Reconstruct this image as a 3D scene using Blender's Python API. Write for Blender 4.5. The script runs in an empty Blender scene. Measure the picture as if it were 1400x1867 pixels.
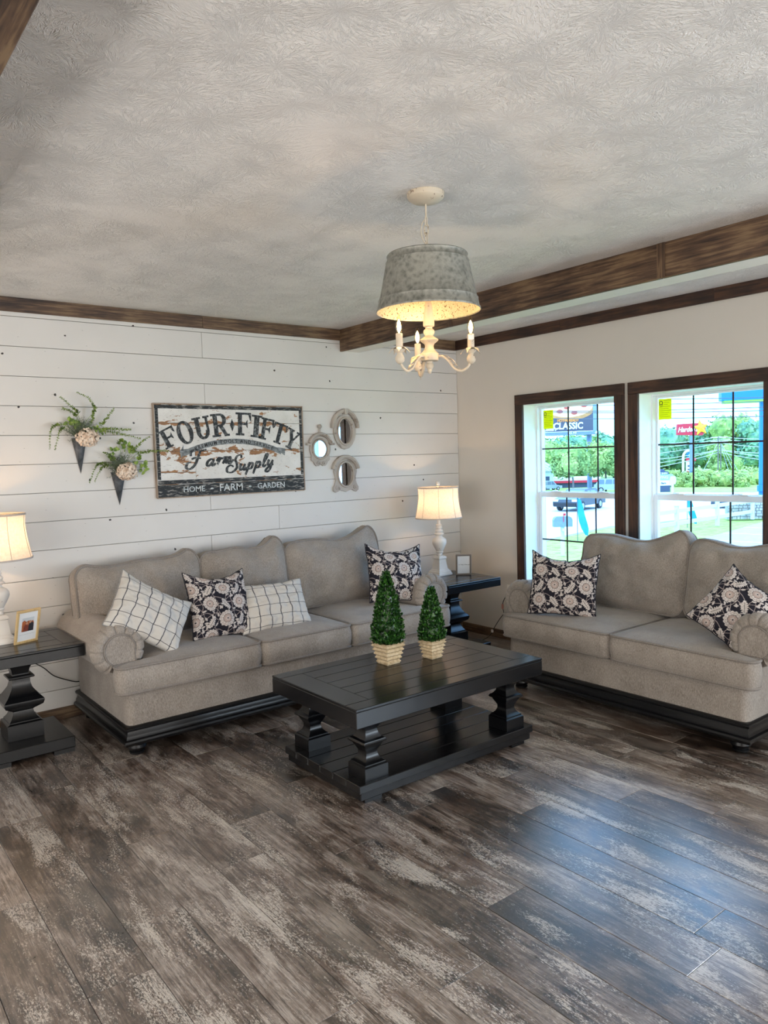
import bpy, bmesh, math, random
import numpy as np
from mathutils import Vector, Matrix, noise
PI = math.pi
random.seed(7)
scene = bpy.context.scene
COL = scene.collection

# ------------------------------------------------------------------ camera
cam = bpy.data.cameras.new('camera')
cam.sensor_fit = 'HORIZONTAL'; cam.sensor_width = 36.0
cam.lens = 1373.42 / 1400 * 36.0
cam.clip_start = 0.05; cam.clip_end = 600
camo = bpy.data.objects.new('camera', cam); COL.objects.link(camo)
_r = Vector((0.78764526, -0.61541936, -0.02956284)); _u = Vector((0.06668487, 0.03745052, 0.997071)); _f = Vector((0.61250965, 0.78730964, -0.07053688))
_m = Matrix((_r, _u, -_f)).transposed().to_4x4(); _m.translation = (-4.78984, -5.03294, 1.6)
camo.matrix_world = _m
scene.camera = camo

# ------------------------------------------------------------------ world, lights, exposure
scene.view_settings.view_transform = 'Standard'; scene.view_settings.look = 'None'
scene.view_settings.gamma = 1.0; scene.view_settings.use_curve_mapping = False
scene.view_settings.exposure = 0.47
scene.cycles.max_bounces = 10; scene.cycles.diffuse_bounces = 6; scene.cycles.glossy_bounces = 4
scene.cycles.transparent_max_bounces = 16; scene.cycles.transmission_bounces = 6
scene.cycles.sample_clamp_indirect = 6.0
scene.cycles.caustics_reflective = False; scene.cycles.caustics_refractive = False

SKY_STRENGTH = 3.6
world = bpy.data.worlds.new('sky'); scene.world = world; world.use_nodes = True
wt = world.node_tree; wt.nodes.clear()
wo = wt.nodes.new('ShaderNodeOutputWorld'); wb = wt.nodes.new('ShaderNodeBackground')
tc = wt.nodes.new('ShaderNodeTexCoord'); mp = wt.nodes.new('ShaderNodeMapping'); mp.inputs['Scale'].default_value = (1, 1, 5)
nz = wt.nodes.new('ShaderNodeTexNoise'); nz.inputs['Scale'].default_value = 3.2; nz.inputs['Detail'].default_value = 5
cr = wt.nodes.new('ShaderNodeValToRGB')
cr.color_ramp.elements[0].position = 0.42; cr.color_ramp.elements[0].color = (0.30, 0.78, 1.60, 1)
cr.color_ramp.elements[1].position = 0.62; cr.color_ramp.elements[1].color = (0.52, 0.86, 1.25, 1)
wt.links.new(tc.outputs['Generated'], mp.inputs[0]); wt.links.new(mp.outputs[0], nz.inputs['Vector'])
wt.links.new(nz.outputs[0], cr.inputs[0]); wt.links.new(cr.outputs[0], wb.inputs[0]); wb.inputs[1].default_value = SKY_STRENGTH
wt.links.new(wb.outputs[0], wo.inputs[0])

def light(name, typ, loc, energy, color=(1, 1, 1), target=None, **kw):
    l = bpy.data.lights.new(name, typ); l.energy = energy; l.color = color
    for k, v in kw.items(): setattr(l, k, v)
    o = bpy.data.objects.new(name, l); o.location = loc; COL.objects.link(o)
    if target is not None:
        o.rotation_euler = (Vector(target) - Vector(loc)).to_track_quat('-Z', 'Y').to_euler()
    return o
# summer sun from behind the house: lights the street scene, never enters the room
light('sun', 'SUN', (-10, -10, 20), 0.9, (1.0, 0.96, 0.88), target=(2, -1, 0), angle=math.radians(2))
# added area lights without windows, standing in for the unseen open plan room
light('rear_fill_light', 'AREA', (-3.6, -8.9, 1.45), 165, (1.0, 0.97, 0.93), target=(-3.6, 0, 4.6), shape='RECTANGLE', size=5.0, size_y=1.7)
light('side_fill_light', 'AREA', (-7.3, -3.6, 1.45), 125, (1.0, 0.96, 0.92), target=(0, -3.2, 4.2), shape='RECTANGLE', size=4.0, size_y=1.7)
light('far_fill_light', 'AREA', (-0.05, -5.9, 1.3), 130, (0.70, 0.85, 1.0), target=(-3, -5.0, 1.4), shape='RECTANGLE', size=2.2, size_y=1.6)

# ------------------------------------------------------------------ helpers: nodes and materials
def lin(c):
    if isinstance(c, str): c = [int(c[i:i + 2], 16) for i in (1, 3, 5)]
    return tuple(((v / 255) / 12.92 if v / 255 <= 0.04045 else ((v / 255 + 0.055) / 1.055) ** 2.4) for v in c) + (1.0,)
class G:
    """small wrapper around a material node tree"""
    def __init__(s, name, rough=0.6, metal=0.0, base=None, spec=None):
        s.m = bpy.data.materials.new(name); s.m.use_nodes = True; s.t = s.m.node_tree
        s.b = s.t.nodes['Principled BSDF']; s.out = s.t.nodes['Material Output']
        s.set(s.b, {'Roughness': rough, 'Metallic': metal})
        if base is not None: s.set(s.b, {'Base Color': base})
        if spec is not None: s.set(s.b, {'Specular IOR Level': spec})
    def set(s, n, ins):
        for k, v in ins.items():
            i = n.inputs[k]
            if isinstance(v, bpy.types.NodeSocket): s.t.links.new(v, i)
            else:
                if isinstance(v, str): v = lin(v)
                i.default_value = v
    def n(s, typ, ins=None, out=0, **props):
        n = s.t.nodes.new('ShaderNode' + typ)
        for k, v in props.items(): setattr(n, k, v)
        if ins: s.set(n, ins)
        return n.outputs[out]
    def coord(s, kind='Object', scale=(1, 1, 1), rnd=0.0):
        v = s.n('TexCoord', out=kind)
        if rnd:
            r = s.n('ObjectInfo', out='Random')
            c = s.n('CombineXYZ', {0: s.math('MULTIPLY', r, rnd), 1: s.math('MULTIPLY', r, rnd * 1.7), 2: s.math('MULTIPLY', r, rnd * 0.6)})
            v = s.n('VectorMath', {0: v, 1: c}, operation='ADD')
        return s.n('Mapping', {0: v, 3: scale})
    def math(s, op, a, b=0.0, clamp=False): return s.n('Math', {0: a, 1: b}, operation=op, use_clamp=clamp)
    def noise(s, vec, scale, detail=4, rough=0.55, dist=0.0): return s.n('TexNoise', {'Vector': vec, 'Scale': scale, 'Detail': detail, 'Roughness': rough, 'Distortion': dist})
    def ramp(s, fac, stops, interp='LINEAR'):
        n = s.t.nodes.new('ShaderNodeValToRGB'); n.color_ramp.interpolation = interp
        e = n.color_ramp.elements
        while len(e) < len(stops): e.new(0.5)
        for el, (p, c) in zip(e, stops):
            el.position = p; el.color = lin(c) if isinstance(c, str) else (c if not isinstance(c, (int, float)) else (c, c, c, 1))
        s.t.links.new(fac, n.inputs[0]); return n.outputs[0]
    def mix(s, fac, a, b, mode='MIX'):
        n = s.t.nodes.new('ShaderNodeMix'); n.data_type = 'RGBA'; n.blend_type = mode
        for idx, v in ((0, fac), (6, a), (7, b)):
            if isinstance(v, bpy.types.NodeSocket): s.t.links.new(v, n.inputs[idx])
            else: n.inputs[idx].default_value = lin(v) if isinstance(v, str) else v
        return n.outputs[2]
    def bump(s, h, strength=0.3, dist=0.01):
        s.set(s.b, {'Normal': s.n('Bump', {'Height': h, 'Strength': strength, 'Distance': dist})})
    def base(s, c): s.set(s.b, {'Base Color': c}); return s

def simple(name, c, rough=0.6, metal=0.0, var=0.08, scale=12.0, bump=0.0, spec=None):
    g = G(name, rough, metal, spec=spec); c = lin(c)
    v = g.noise(g.coord(), scale, 3)
    d = tuple(x * (1 - var) for x in c[:3]) + (1,); e = tuple(min(1, x * (1 + var)) for x in c[:3]) + (1,)
    g.base(g.ramp(v, [(0.3, d), (0.7, e)]))
    if bump: g.bump(g.noise(g.coord(), scale * 4, 3), bump, 0.004)
    return g.m

MAT = {}
# white painted shiplap with small knots and nail dots
g = G('white_plank_paint', 0.45)
co = g.coord(rnd=37); v = g.noise(co, 2.0, 3)
basec = g.ramp(v, [(0.3, '#d3d1cd'), (0.7, '#dad8d4')])
sx_ = g.t.nodes.new('ShaderNodeSeparateXYZ'); g.set(sx_, {0: co}); c2 = g.n('CombineXYZ', {0: sx_.outputs[0], 1: sx_.outputs[2]})
dist = g.n('TexVoronoi', {'Vector': c2, 'Scale': 2.0, 'Randomness': 1.0}, out='Distance', voronoi_dimensions='2D')
pert = g.math('ADD', dist, g.math('MULTIPLY', g.math('SUBTRACT', g.noise(co, 60, 2), 0.5), 0.03))
knot = g.math('LESS_THAN', pert, 0.014)
d2 = g.n('TexVoronoi', {'Vector': g.n('Mapping', {0: c2, 3: (2.4, 12, 1)}), 'Scale': 1.0, 'Randomness': 0.35}, out='Distance', voronoi_dimensions='2D')
nail = g.math('LESS_THAN', d2, 0.011)
g.base(g.mix(g.math('MAXIMUM', knot, g.math('MULTIPLY', nail, 0.6)), basec, '#2c2724'))
g.bump(g.noise(g.n('Mapping', {0: co, 3: (2, 1, 14)}), 5, 4), 0.06, 0.004); MAT['shiplap'] = g.m
MAT['groove'] = simple('groove_backing_board', '#8d8a86', 0.8)  # grey backing behind the planks, seen in the open joints
MAT['wall'] = simple('greige_wall_paint', '#d6d1c9', 0.75, var=0.02, scale=2, bump=0.02)
MAT['white'] = simple('white_trim_paint', '#f1f1ee', 0.4, var=0.02)
MAT['vinyl'] = simple('white_vinyl', '#eceef0', 0.3, var=0.01)
MAT['muntin'] = simple('dark_grille', '#2b2420', 0.4)
# ceiling: slap brush texture, radial strokes in overlapping stamps
g = G('brushed_ceiling_texture', 0.75, base='#e8e3dd')
co = g.coord()
def stamp(scale, seed):
    c = g.n('VectorMath', {0: co, 1: (seed, seed * 0.7, 0)}, operation='ADD')
    warp = g.n('VectorMath', {0: c, 1: g.n('VectorMath', {0: g.n('TexNoise', {'Vector': c, 'Scale': 3.0, 'Detail': 2}, out='Color'), 1: (0.22, 0.22, 0)}, operation='MULTIPLY')}, operation='ADD')
    vn = g.t.nodes.new('ShaderNodeTexVoronoi'); vn.voronoi_dimensions = '2D'
    g.set(vn, {'Vector': warp, 'Scale': scale, 'Randomness': 1.0})
    d = g.n('VectorMath', {0: g.n('VectorMath', {0: warp, 1: (scale, scale, 0)}, operation='MULTIPLY'), 1: g.n('VectorMath', {0: vn.outputs['Position'], 1: (scale, scale, 0)}, operation='MULTIPLY')}, operation='SUBTRACT')
    sp = g.t.nodes.new('ShaderNodeSeparateXYZ'); g.set(sp, {0: d})
    ang = g.math('ARCTAN2', sp.outputs[1], sp.outputs[0]); rad = g.n('VectorMath', {0: d}, out='Value', operation='LENGTH')
    nv = g.n('CombineXYZ', {0: g.math('MULTIPLY', ang, 9.0), 1: g.math('MULTIPLY', rad, 5.0), 2: g.math('MULTIPLY', vn.outputs['Distance'], 0.0)})
    st = g.n('TexNoise', {'Vector': nv, 'Scale': 1.0, 'Detail': 3, 'Roughness': 0.6, 'Distortion': 0.6})
    ridge = g.ramp(st, [(0.485, 0.0), (0.545, 1.0), (0.575, 1.0), (0.635, 0.0)])
    fade = g.ramp(vn.outputs['Distance'], [(0.0, 0.2), (0.25, 1.0), (0.6, 1.0), (0.8, 0.3)])
    return g.math('MULTIPLY', ridge, fade)
patch = g.ramp(g.noise(co, 1.7, 3), [(0.36, 0.22), (0.52, 1.0)])
h = g.math('MULTIPLY', g.math('ADD', stamp(4.6, 0.0), g.math('MULTIPLY', stamp(5.9, 5.3), 0.6)), patch)
g.base(g.mix(g.math('MULTIPLY', h, 0.0), '#f0ece7', '#f0ece7')); g.bump(h, 0.78, 0.0036); MAT['ceiling'] = g.m
MAT['ceiling_plain'] = simple('smooth_ceiling_paint', '#ece8e2', 0.7, var=0.02)

def grainwood(name, cols, rough=0.55, axis=0, scale=1.0, bump=0.15, rnd=53, saw=False):
    g = G(name, rough); sc = [21.0, 21.0, 21.0]; sc[axis] = 1.3
    co = g.coord(scale=tuple(x * scale for x in sc), rnd=rnd)
    a = g.noise(co, 3.0, 6, 0.62, 0.4); b = g.noise(g.coord(scale=(scale, scale, scale), rnd=rnd), 3.5, 3)
    f = g.math('ADD', g.math('MULTIPLY', a, 0.72), g.math('MULTIPLY', b, 0.40))
    g.base(g.ramp(f, [(0.36 + 0.1 * i, c) for i, c in enumerate(cols)]))
    g.bump(a, bump, 0.004); return g.m
BROWN = ['#1b1210', '#3a261d', '#543a2b', '#76583f']
for i, ax in enumerate('xyz'): MAT['case_' + ax] = grainwood('dark_stained_casing_' + ax, ['#120c0b', '#261813', '#3a251c', '#523626'], 0.55, i)
BROWN = ['#1e1612', '#3e2d23', '#5c4634', '#7d664c']
for i, ax in enumerate('xyz'): MAT['beam_' + ax] = grainwood('stained_barn_wood_' + ax, BROWN, 0.55, i)
MAT['black'] = None
g = G('black_stained_wood', 0.24, spec=0.5); co = g.coord(scale=(2.0, 14, 14), rnd=11)
nn = g.noise(co, 3, 5, 0.6, 0.3); g.base(g.ramp(nn, [(0.3, '#08090b'), (0.7, '#141518')])); g.bump(nn, 0.1, 0.003); MAT['black'] = g.m
g = G('black_satin_paint', 0.3, spec=0.45, base='#090a0d'); g.bump(g.noise(g.coord(), 14, 3), 0.03, 0.003); MAT['black_paint'] = g.m

# floor: weathered grey brown planks
g = G('weathered_plank_floor', 0.38, spec=1.0)
co = g.coord(rnd=91)
big = g.noise(g.n('Mapping', {0: co, 3: (5.0, 1.6, 1)}), 1.3, 4, 0.6, 0.5)
fine = g.noise(g.n('Mapping', {0: co, 3: (46, 3.0, 1)}), 1.6, 6, 0.68, 0.5)
blot = g.noise(g.n('Mapping', {0: co, 3: (9, 4.5, 1)}), 1.5, 5, 0.7, 0.8)
f = g.math('ADD', g.math('ADD', g.math('MULTIPLY', big, 0.40), g.math('MULTIPLY', fine, 0.38)), g.math('MULTIPLY', blot, 0.28))
r = g.n('ObjectInfo', out='Random')
f = g.math('ADD', f, g.math('MULTIPLY', g.math('SUBTRACT', r, 0.5), 0.10))
colr = g.ramp(f, [(0.425, '#1a1411'), (0.48, '#3c3028'), (0.535, '#67574c'), (0.59, '#90837a'), (0.65, '#b8aea5')])
fleck = g.noise(g.n('Mapping', {0: co, 3: (110, 42, 1)}), 1.7, 6, 0.8, 0.5)
zone = g.ramp(g.noise(g.n('Mapping', {0: co, 3: (7, 1.7, 1)}), 1.25, 4, 0.62, 0.5), [(0.46, 0.0), (0.70, 0.22)])
fl = g.ramp(g.math('ADD', fleck, zone), [(0.600, 0.0), (0.66, 1.0)])
soft = g.ramp(g.noise(g.n('Mapping', {0: co, 3: (4, 1.2, 1)}), 1.1, 3, 0.55, 0.4), [(0.56, 0.0), (0.72, 0.5)])
colr = g.mix(soft, colr, '#a59b8f')
colr = g.mix(g.math('MULTIPLY', fl, 0.8), colr, '#d4ccc2')
pores = g.ramp(g.noise(g.n('Mapping', {0: co, 3: (170, 7, 1)}), 1.5, 5, 0.75, 0.6), [(0.36, 0.85), (0.48, 0.0)])
colr = g.mix(pores, colr, '#1c1714')
rust = g.ramp(g.noise(g.n('Mapping', {0: co, 3: (5, 3, 1)}), 1.1, 3), [(0.55, 0.0), (0.72, 0.35)])
colr = g.mix(rust, colr, '#5a3d2c')
g.base(colr)
g.bump(g.math('ADD', g.math('MULTIPLY', fine, 0.8), g.math('MULTIPLY', fl, 0.25)), 0.22, 0.004)
g.set(g.b, {'Roughness': g.ramp(blot, [(0.3, 0.27), (0.7, 0.38)])}); g.set(g.b, {'Coat Weight': 1.0, 'Coat Roughness': 0.30, 'Coat IOR': 1.65}); MAT['floor'] = g.m
MAT['subfloor'] = simple('dark_floor_joint', '#1a1613', 0.9)

# upholstery
def fabric(name, c1, c2, rib=True):
    g = G(name, 0.95, spec=0.15); co = g.coord()
    n1 = g.noise(co, 7, 3); n2 = g.noise(g.n('Mapping', {0: co, 3: (260, 260, 90)}), 1.0, 2, 0.7)
    n3 = g.noise(co, 900, 1)
    c = g.ramp(g.math('ADD', g.math('MULTIPLY', n1, 0.3), g.math('MULTIPLY', n2, 0.7)), [(0.32, c1), (0.68, c2)])
    g.base(c)
    g.set(g.b, {'Sheen Weight': 0.25, 'Sheen Roughness': 0.5})
    w = g.n('TexWave', {'Vector': co, 'Scale': 95.0, 'Distortion': 1.5, 'Detail': 1.0, 'Detail Scale': 3.0}, out=1, wave_type='BANDS', bands_direction='X')
    g.bump(g.math('ADD', g.math('MULTIPLY', w, 0.6 if rib else 0.2), n2), 0.35, 0.002)
    return g.m
MAT['sofa'] = fabric('taupe_chenille', '#79716a', '#ada59c')
MAT['pipe'] = fabric('taupe_piping', '#6f6862', '#948d86', False)

# throw pillows
g = G('plaid_linen', 0.9, spec=0.2); uv = g.n('TexCoord', out='UV'); sp = g.t.nodes.new('ShaderNodeSeparateXYZ'); g.set(sp, {0: uv})
def pline(s, n, w, off=0.0): return g.math('LESS_THAN', g.math('ABSOLUTE', g.math('SUBTRACT', g.math('FRACT', g.math('ADD', g.math('MULTIPLY', s, n), off)), 0.5)), w)
lx = pline(sp.outputs[0], 6.5, 0.030); ly = pline(sp.outputs[1], 5.0, 0.024, 0.2); lz = pline(sp.outputs[0], 6.5, 0.055)
weave = g.noise(g.n('Mapping', {0: uv, 3: (160, 160, 1)}), 1.5, 2)
cc = g.ramp(weave, [(0.3, '#bcb8b1'), (0.7, '#d3cfc8')])
cc = g.mix(g.math('MULTIPLY', lz, 0.5), cc, '#8f9098'); cc = g.mix(g.math('MULTIPLY', lx, 0.9), cc, '#22232b'); cc = g.mix(g.math('MULTIPLY', ly, 0.85), cc, '#2b2c33')
g.base(cc); g.bump(weave, 0.2, 0.002); MAT['plaid'] = g.m
g = G('floral_print_cotton', 0.9, spec=0.2); g.base(g.n('Attribute', out='Color', attribute_name='print'))
g.bump(g.noise(g.coord(), 700, 1), 0.12, 0.001); MAT['floral'] = g.m
MAT['dark_piping'] = simple('charcoal_piping', '#24242c', 0.9)
MAT['plaid_piping'] = simple('linen_piping', '#8d8b88', 0.9)

# distressed white paint (lamps, chandelier, mirrors)
def distressed(name, c1, c2, wear, amount=0.62, scale=26, rough=0.5):
    g = G(name, rough); co = g.coord(rnd=9); a = g.noise(co, scale, 4, 0.65); b = g.noise(co, 5, 2)
    m = g.ramp(g.math('ADD', g.math('MULTIPLY', a, 0.8), g.math('MULTIPLY', b, 0.25)), [(amount, 0.0), (amount + 0.03, 1.0)])
    g.base(g.mix(m, g.ramp(b, [(0.35, c1), (0.65, c2)]), wear)); g.bump(m, -0.3, 0.002); return g.m
MAT['lamp_base'] = distressed('distressed_white_wood', '#e6e0d8', '#d8d0c6', '#96705a', 0.66)
MAT['chand'] = distressed('distressed_cream_metal', '#d3c7b3', '#c6b8a1', '#6b5544', 0.63, 34)
MAT['mirror_frame'] = distressed('whitewashed_grey_wood', '#b9b1a8', '#a49b92', '#8a7f75', 0.6, 18)
g = G('galvanized_metal', 0.55, 0.55); co = g.coord(); v1 = g.noise(co, 22, 6, 0.72, 0.8)
v2 = g.n('TexVoronoi', {'Vector': co, 'Scale': 55.0}, out='Distance')
g.base(g.ramp(g.math('ADD', g.math('MULTIPLY', v1, 0.85), g.math('MULTIPLY', v2, 0.22)), [(0.38, '#6f7068'), (0.50, '#8b8b83'), (0.62, '#9d9c92')])); MAT['galv'] = g.m
g = G('galvanized_inner', 0.6, 0.2); co = g.coord()
g.base(g.ramp(g.noise(co, 90, 3, 0.7), [(0.42, '#b9ab90'), (0.56, '#cfc2a6'), (0.62, '#6f6046')])); MAT['galv_in'] = g.m
MAT['zinc'] = None
g = G('dark_zinc', 0.5, 0.5); g.base(g.ramp(g.noise(g.coord(), 14, 5, 0.7, 1.0), [(0.35, '#383b3d'), (0.6, '#62656a'), (0.72, '#83868a')])); MAT['zinc'] = g.m

# lampshade linen: translucent
g = G('linen_lampshade', 0.9); tr = g.t.nodes.new('ShaderNodeBsdfTranslucent'); df = g.t.nodes.new('ShaderNodeBsdfDiffuse'); mx = g.t.nodes.new('ShaderNodeMixShader')
cz = g.ramp(g.noise(g.coord(scale=(90, 90, 90)), 1.0, 2), [(0.3, '#e9e1d6'), (0.7, '#f7f1e8')])
g.set(tr, {'Color': cz}); g.set(df, {'Color': cz}); g.set(mx, {0: 0.5, 1: df.outputs[0], 2: tr.outputs[0]}); g.t.links.new(mx.outputs[0], g.out.inputs[0]); MAT['shade'] = g.m
MAT['shade_trim'] = simple('lampshade_trim', '#b9b1a8', 0.8)

def emis(name, c, s):
    g = G(name, 0.5); e = g.n('Emission', {'Color': lin(c), 'Strength': s}); g.t.links.new(e, g.out.inputs[0]); return g.m
MAT['filament'] = emis('glowing_filament', '#ffd68a', 22.0)
MAT['lamp_bulb'] = emis('frosted_bulb_glow', '#ffcf90', 3.5)
def thin_glass(name, refl, tint=(1, 1, 1, 1), rough=0.0):
    g = G(name); t = g.n('BsdfTransparent', {'Color': tint}); gl = g.n('BsdfGlossy', {'Color': (1, 1, 1, 1), 'Roughness': rough})
    fr = g.n('Fresnel', {'IOR': 1.45}); bf = g.n('NewGeometry', out='Backfacing'); m = g.n('MixShader', {0: g.math('MULTIPLY', g.math('MULTIPLY', fr, refl), g.math('SUBTRACT', 1.0, bf)), 1: t, 2: gl}); g.t.links.new(m, g.out.inputs[0]); return g.m
MAT['glass'] = thin_glass('window_glass', 0.35)
MAT['bulb_glass'] = thin_glass('clear_bulb_glass', 1.0, (1.0, 0.93, 0.8, 1))
g = G('mirror_silver', 0.02, 1.0, base='#e8ecec'); MAT['mirror'] = g.m

# plants
def leafmat(name, cols, rough=0.5, scale=60, trans=True):
    g = G(name, rough); c = g.ramp(g.noise(g.coord(), scale, 2), [(0.3 + 0.4 * i / max(1, len(cols) - 1), x) for i, x in enumerate(cols)]); g.base(c)
    if trans: g.set(g.b, {'Subsurface Weight': 0.0, 'Coat Weight': 0.15})
    return g.m
MAT['boxwood'] = leafmat('boxwood_leaf', ['#0c240d', '#1c4517', '#467c2a'], 0.4, 55)
MAT['fern'] = leafmat('fern_leaf', ['#4a6a28', '#7c9a3e', '#a3b85a'], 0.6, 40)
MAT['dusty'] = leafmat('dusty_green', ['#3d4a35', '#65705a'], 0.8, 40)
MAT['stem'] = simple('brown_stem', '#4a3a2a', 0.8)
MAT['petal'] = leafmat('cream_petal', ['#c9ad93', '#e6d2bd', '#f1e4d4'], 0.8, 45)
g = G('sandstone_pot', 0.85); co = g.coord(); s1 = g.noise(g.n('Mapping', {0: co, 3: (8, 8, 60)}), 1.5, 3); s2 = g.noise(co, 60, 4)
g.base(g.ramp(g.math('ADD', g.math('MULTIPLY', s1, 0.5), g.math('MULTIPLY', s2, 0.5)), [(0.35, '#a08a68'), (0.5, '#c6b290'), (0.65, '#d9c9ab')])); g.bump(s2, 0.4, 0.003); MAT['pot'] = g.m
MAT['soil'] = simple('potting_moss', '#3a3a1e', 0.95)

# sign boards
g = G('peeling_white_sign_board', 0.7); co = g.coord('Object'); rn = g.coord(rnd=71)
pz = g.noise(g.n('Mapping', {0: rn, 3: (5, 1, 12)}), 1.6, 5, 0.65, 0.4)
gz = g.t.nodes.new('ShaderNodeSeparateXYZ'); g.set(gz, {0: g.n('TexCoord', out='Generated')})
pz = g.math('ADD', pz, g.math('MULTIPLY', g.math('POWER', g.math('ABSOLUTE', g.math('SUBTRACT', g.math('MULTIPLY', gz.outputs[2], 2.0), 1.0)), 5.0), 0.13))
peel = g.ramp(pz, [(0.595, 0.0), (0.615, 1.0)])
crack = g.ramp(g.noise(g.n('Mapping', {0: rn, 3: (30, 1, 120)}), 1.5, 4, 0.8), [(0.60, 0.0), (0.66, 0.7)])
wc = g.mix(crack, g.ramp(g.noise(rn, 6, 3), [(0.3, '#d3d2cd'), (0.7, '#e8e7e3')]), '#6f675f')
tan = g.ramp(g.noise(g.n('Mapping', {0: rn, 3: (5, 1, 60)}), 2, 4), [(0.3, '#7d5638'), (0.7, '#b0845c')])
g.base(g.mix(peel, wc, tan)); g.bump(peel, -0.4, 0.003); MAT['sign_white'] = g.m
def worn(name, dark, light, lo=0.5, hi=0.68, sc=(10, 1, 40)):
    g = G(name, 0.7); rn = g.coord(rnd=17); c = g.noise(g.n('Mapping', {0: rn, 3: sc}), 1.8, 5, 0.7, 0.3)
    g.base(g.ramp(c, [(lo - 0.14, dark), (lo, dark), (hi, light)])); return g.m
MAT['sign_black'] = worn('worn_black_paint', '#22282b', '#a9a59f', 0.52, 0.66)
MAT['letter'] = worn('scuffed_black_lettering', '#23282b', '#9fa3a3', 0.50, 0.72, (26, 1, 26))
MAT['letter_light'] = worn('scuffed_pale_lettering', '#aab6ba', '#dfe3e2', 0.4, 0.6, (26, 1, 26))
MAT['banner'] = worn('scuffed_grey_banner', '#62686a', '#9aa0a1', 0.42, 0.65, (20, 1, 30))
MAT['sign_edge'] = grainwood('raw_board_edge', ['#6e5a48', '#8d7a68', '#a59484'], 0.8, 2)
MAT['ink'] = simple('dark_ink', '#2a2a2c', 0.8)
MAT['oak'] = grainwood('pale_oak_frame', ['#a8824f', '#c2a06c', '#d2b582'], 0.5, 2, 2.0)
MAT['greywood'] = grainwood('grey_brown_frame', ['#4c433b', '#6a6057', '#7b7168'], 0.6, 2, 2.0)
MAT['paper'] = simple('white_paper', '#e9ecee', 0.8, var=0.01)
g = G('yellow_label_paper', 0.7); tr = g.n('BsdfTranslucent', {'Color': lin('#f0ea2a')}); df = g.n('BsdfDiffuse', {'Color': lin('#f0ea2a')}); g.t.links.new(g.n('MixShader', {0: 0.5, 1: df, 2: tr}), g.out.inputs[0]); MAT['yellow'] = g.m
MAT['cord'] = simple('black_cord', '#18181a', 0.5)
MAT['outlet'] = simple('white_plastic', '#e9e6e2', 0.35, var=0.01)
MAT['red_tag'] = simple('red_white_tag', '#c98a80', 0.7)

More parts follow.
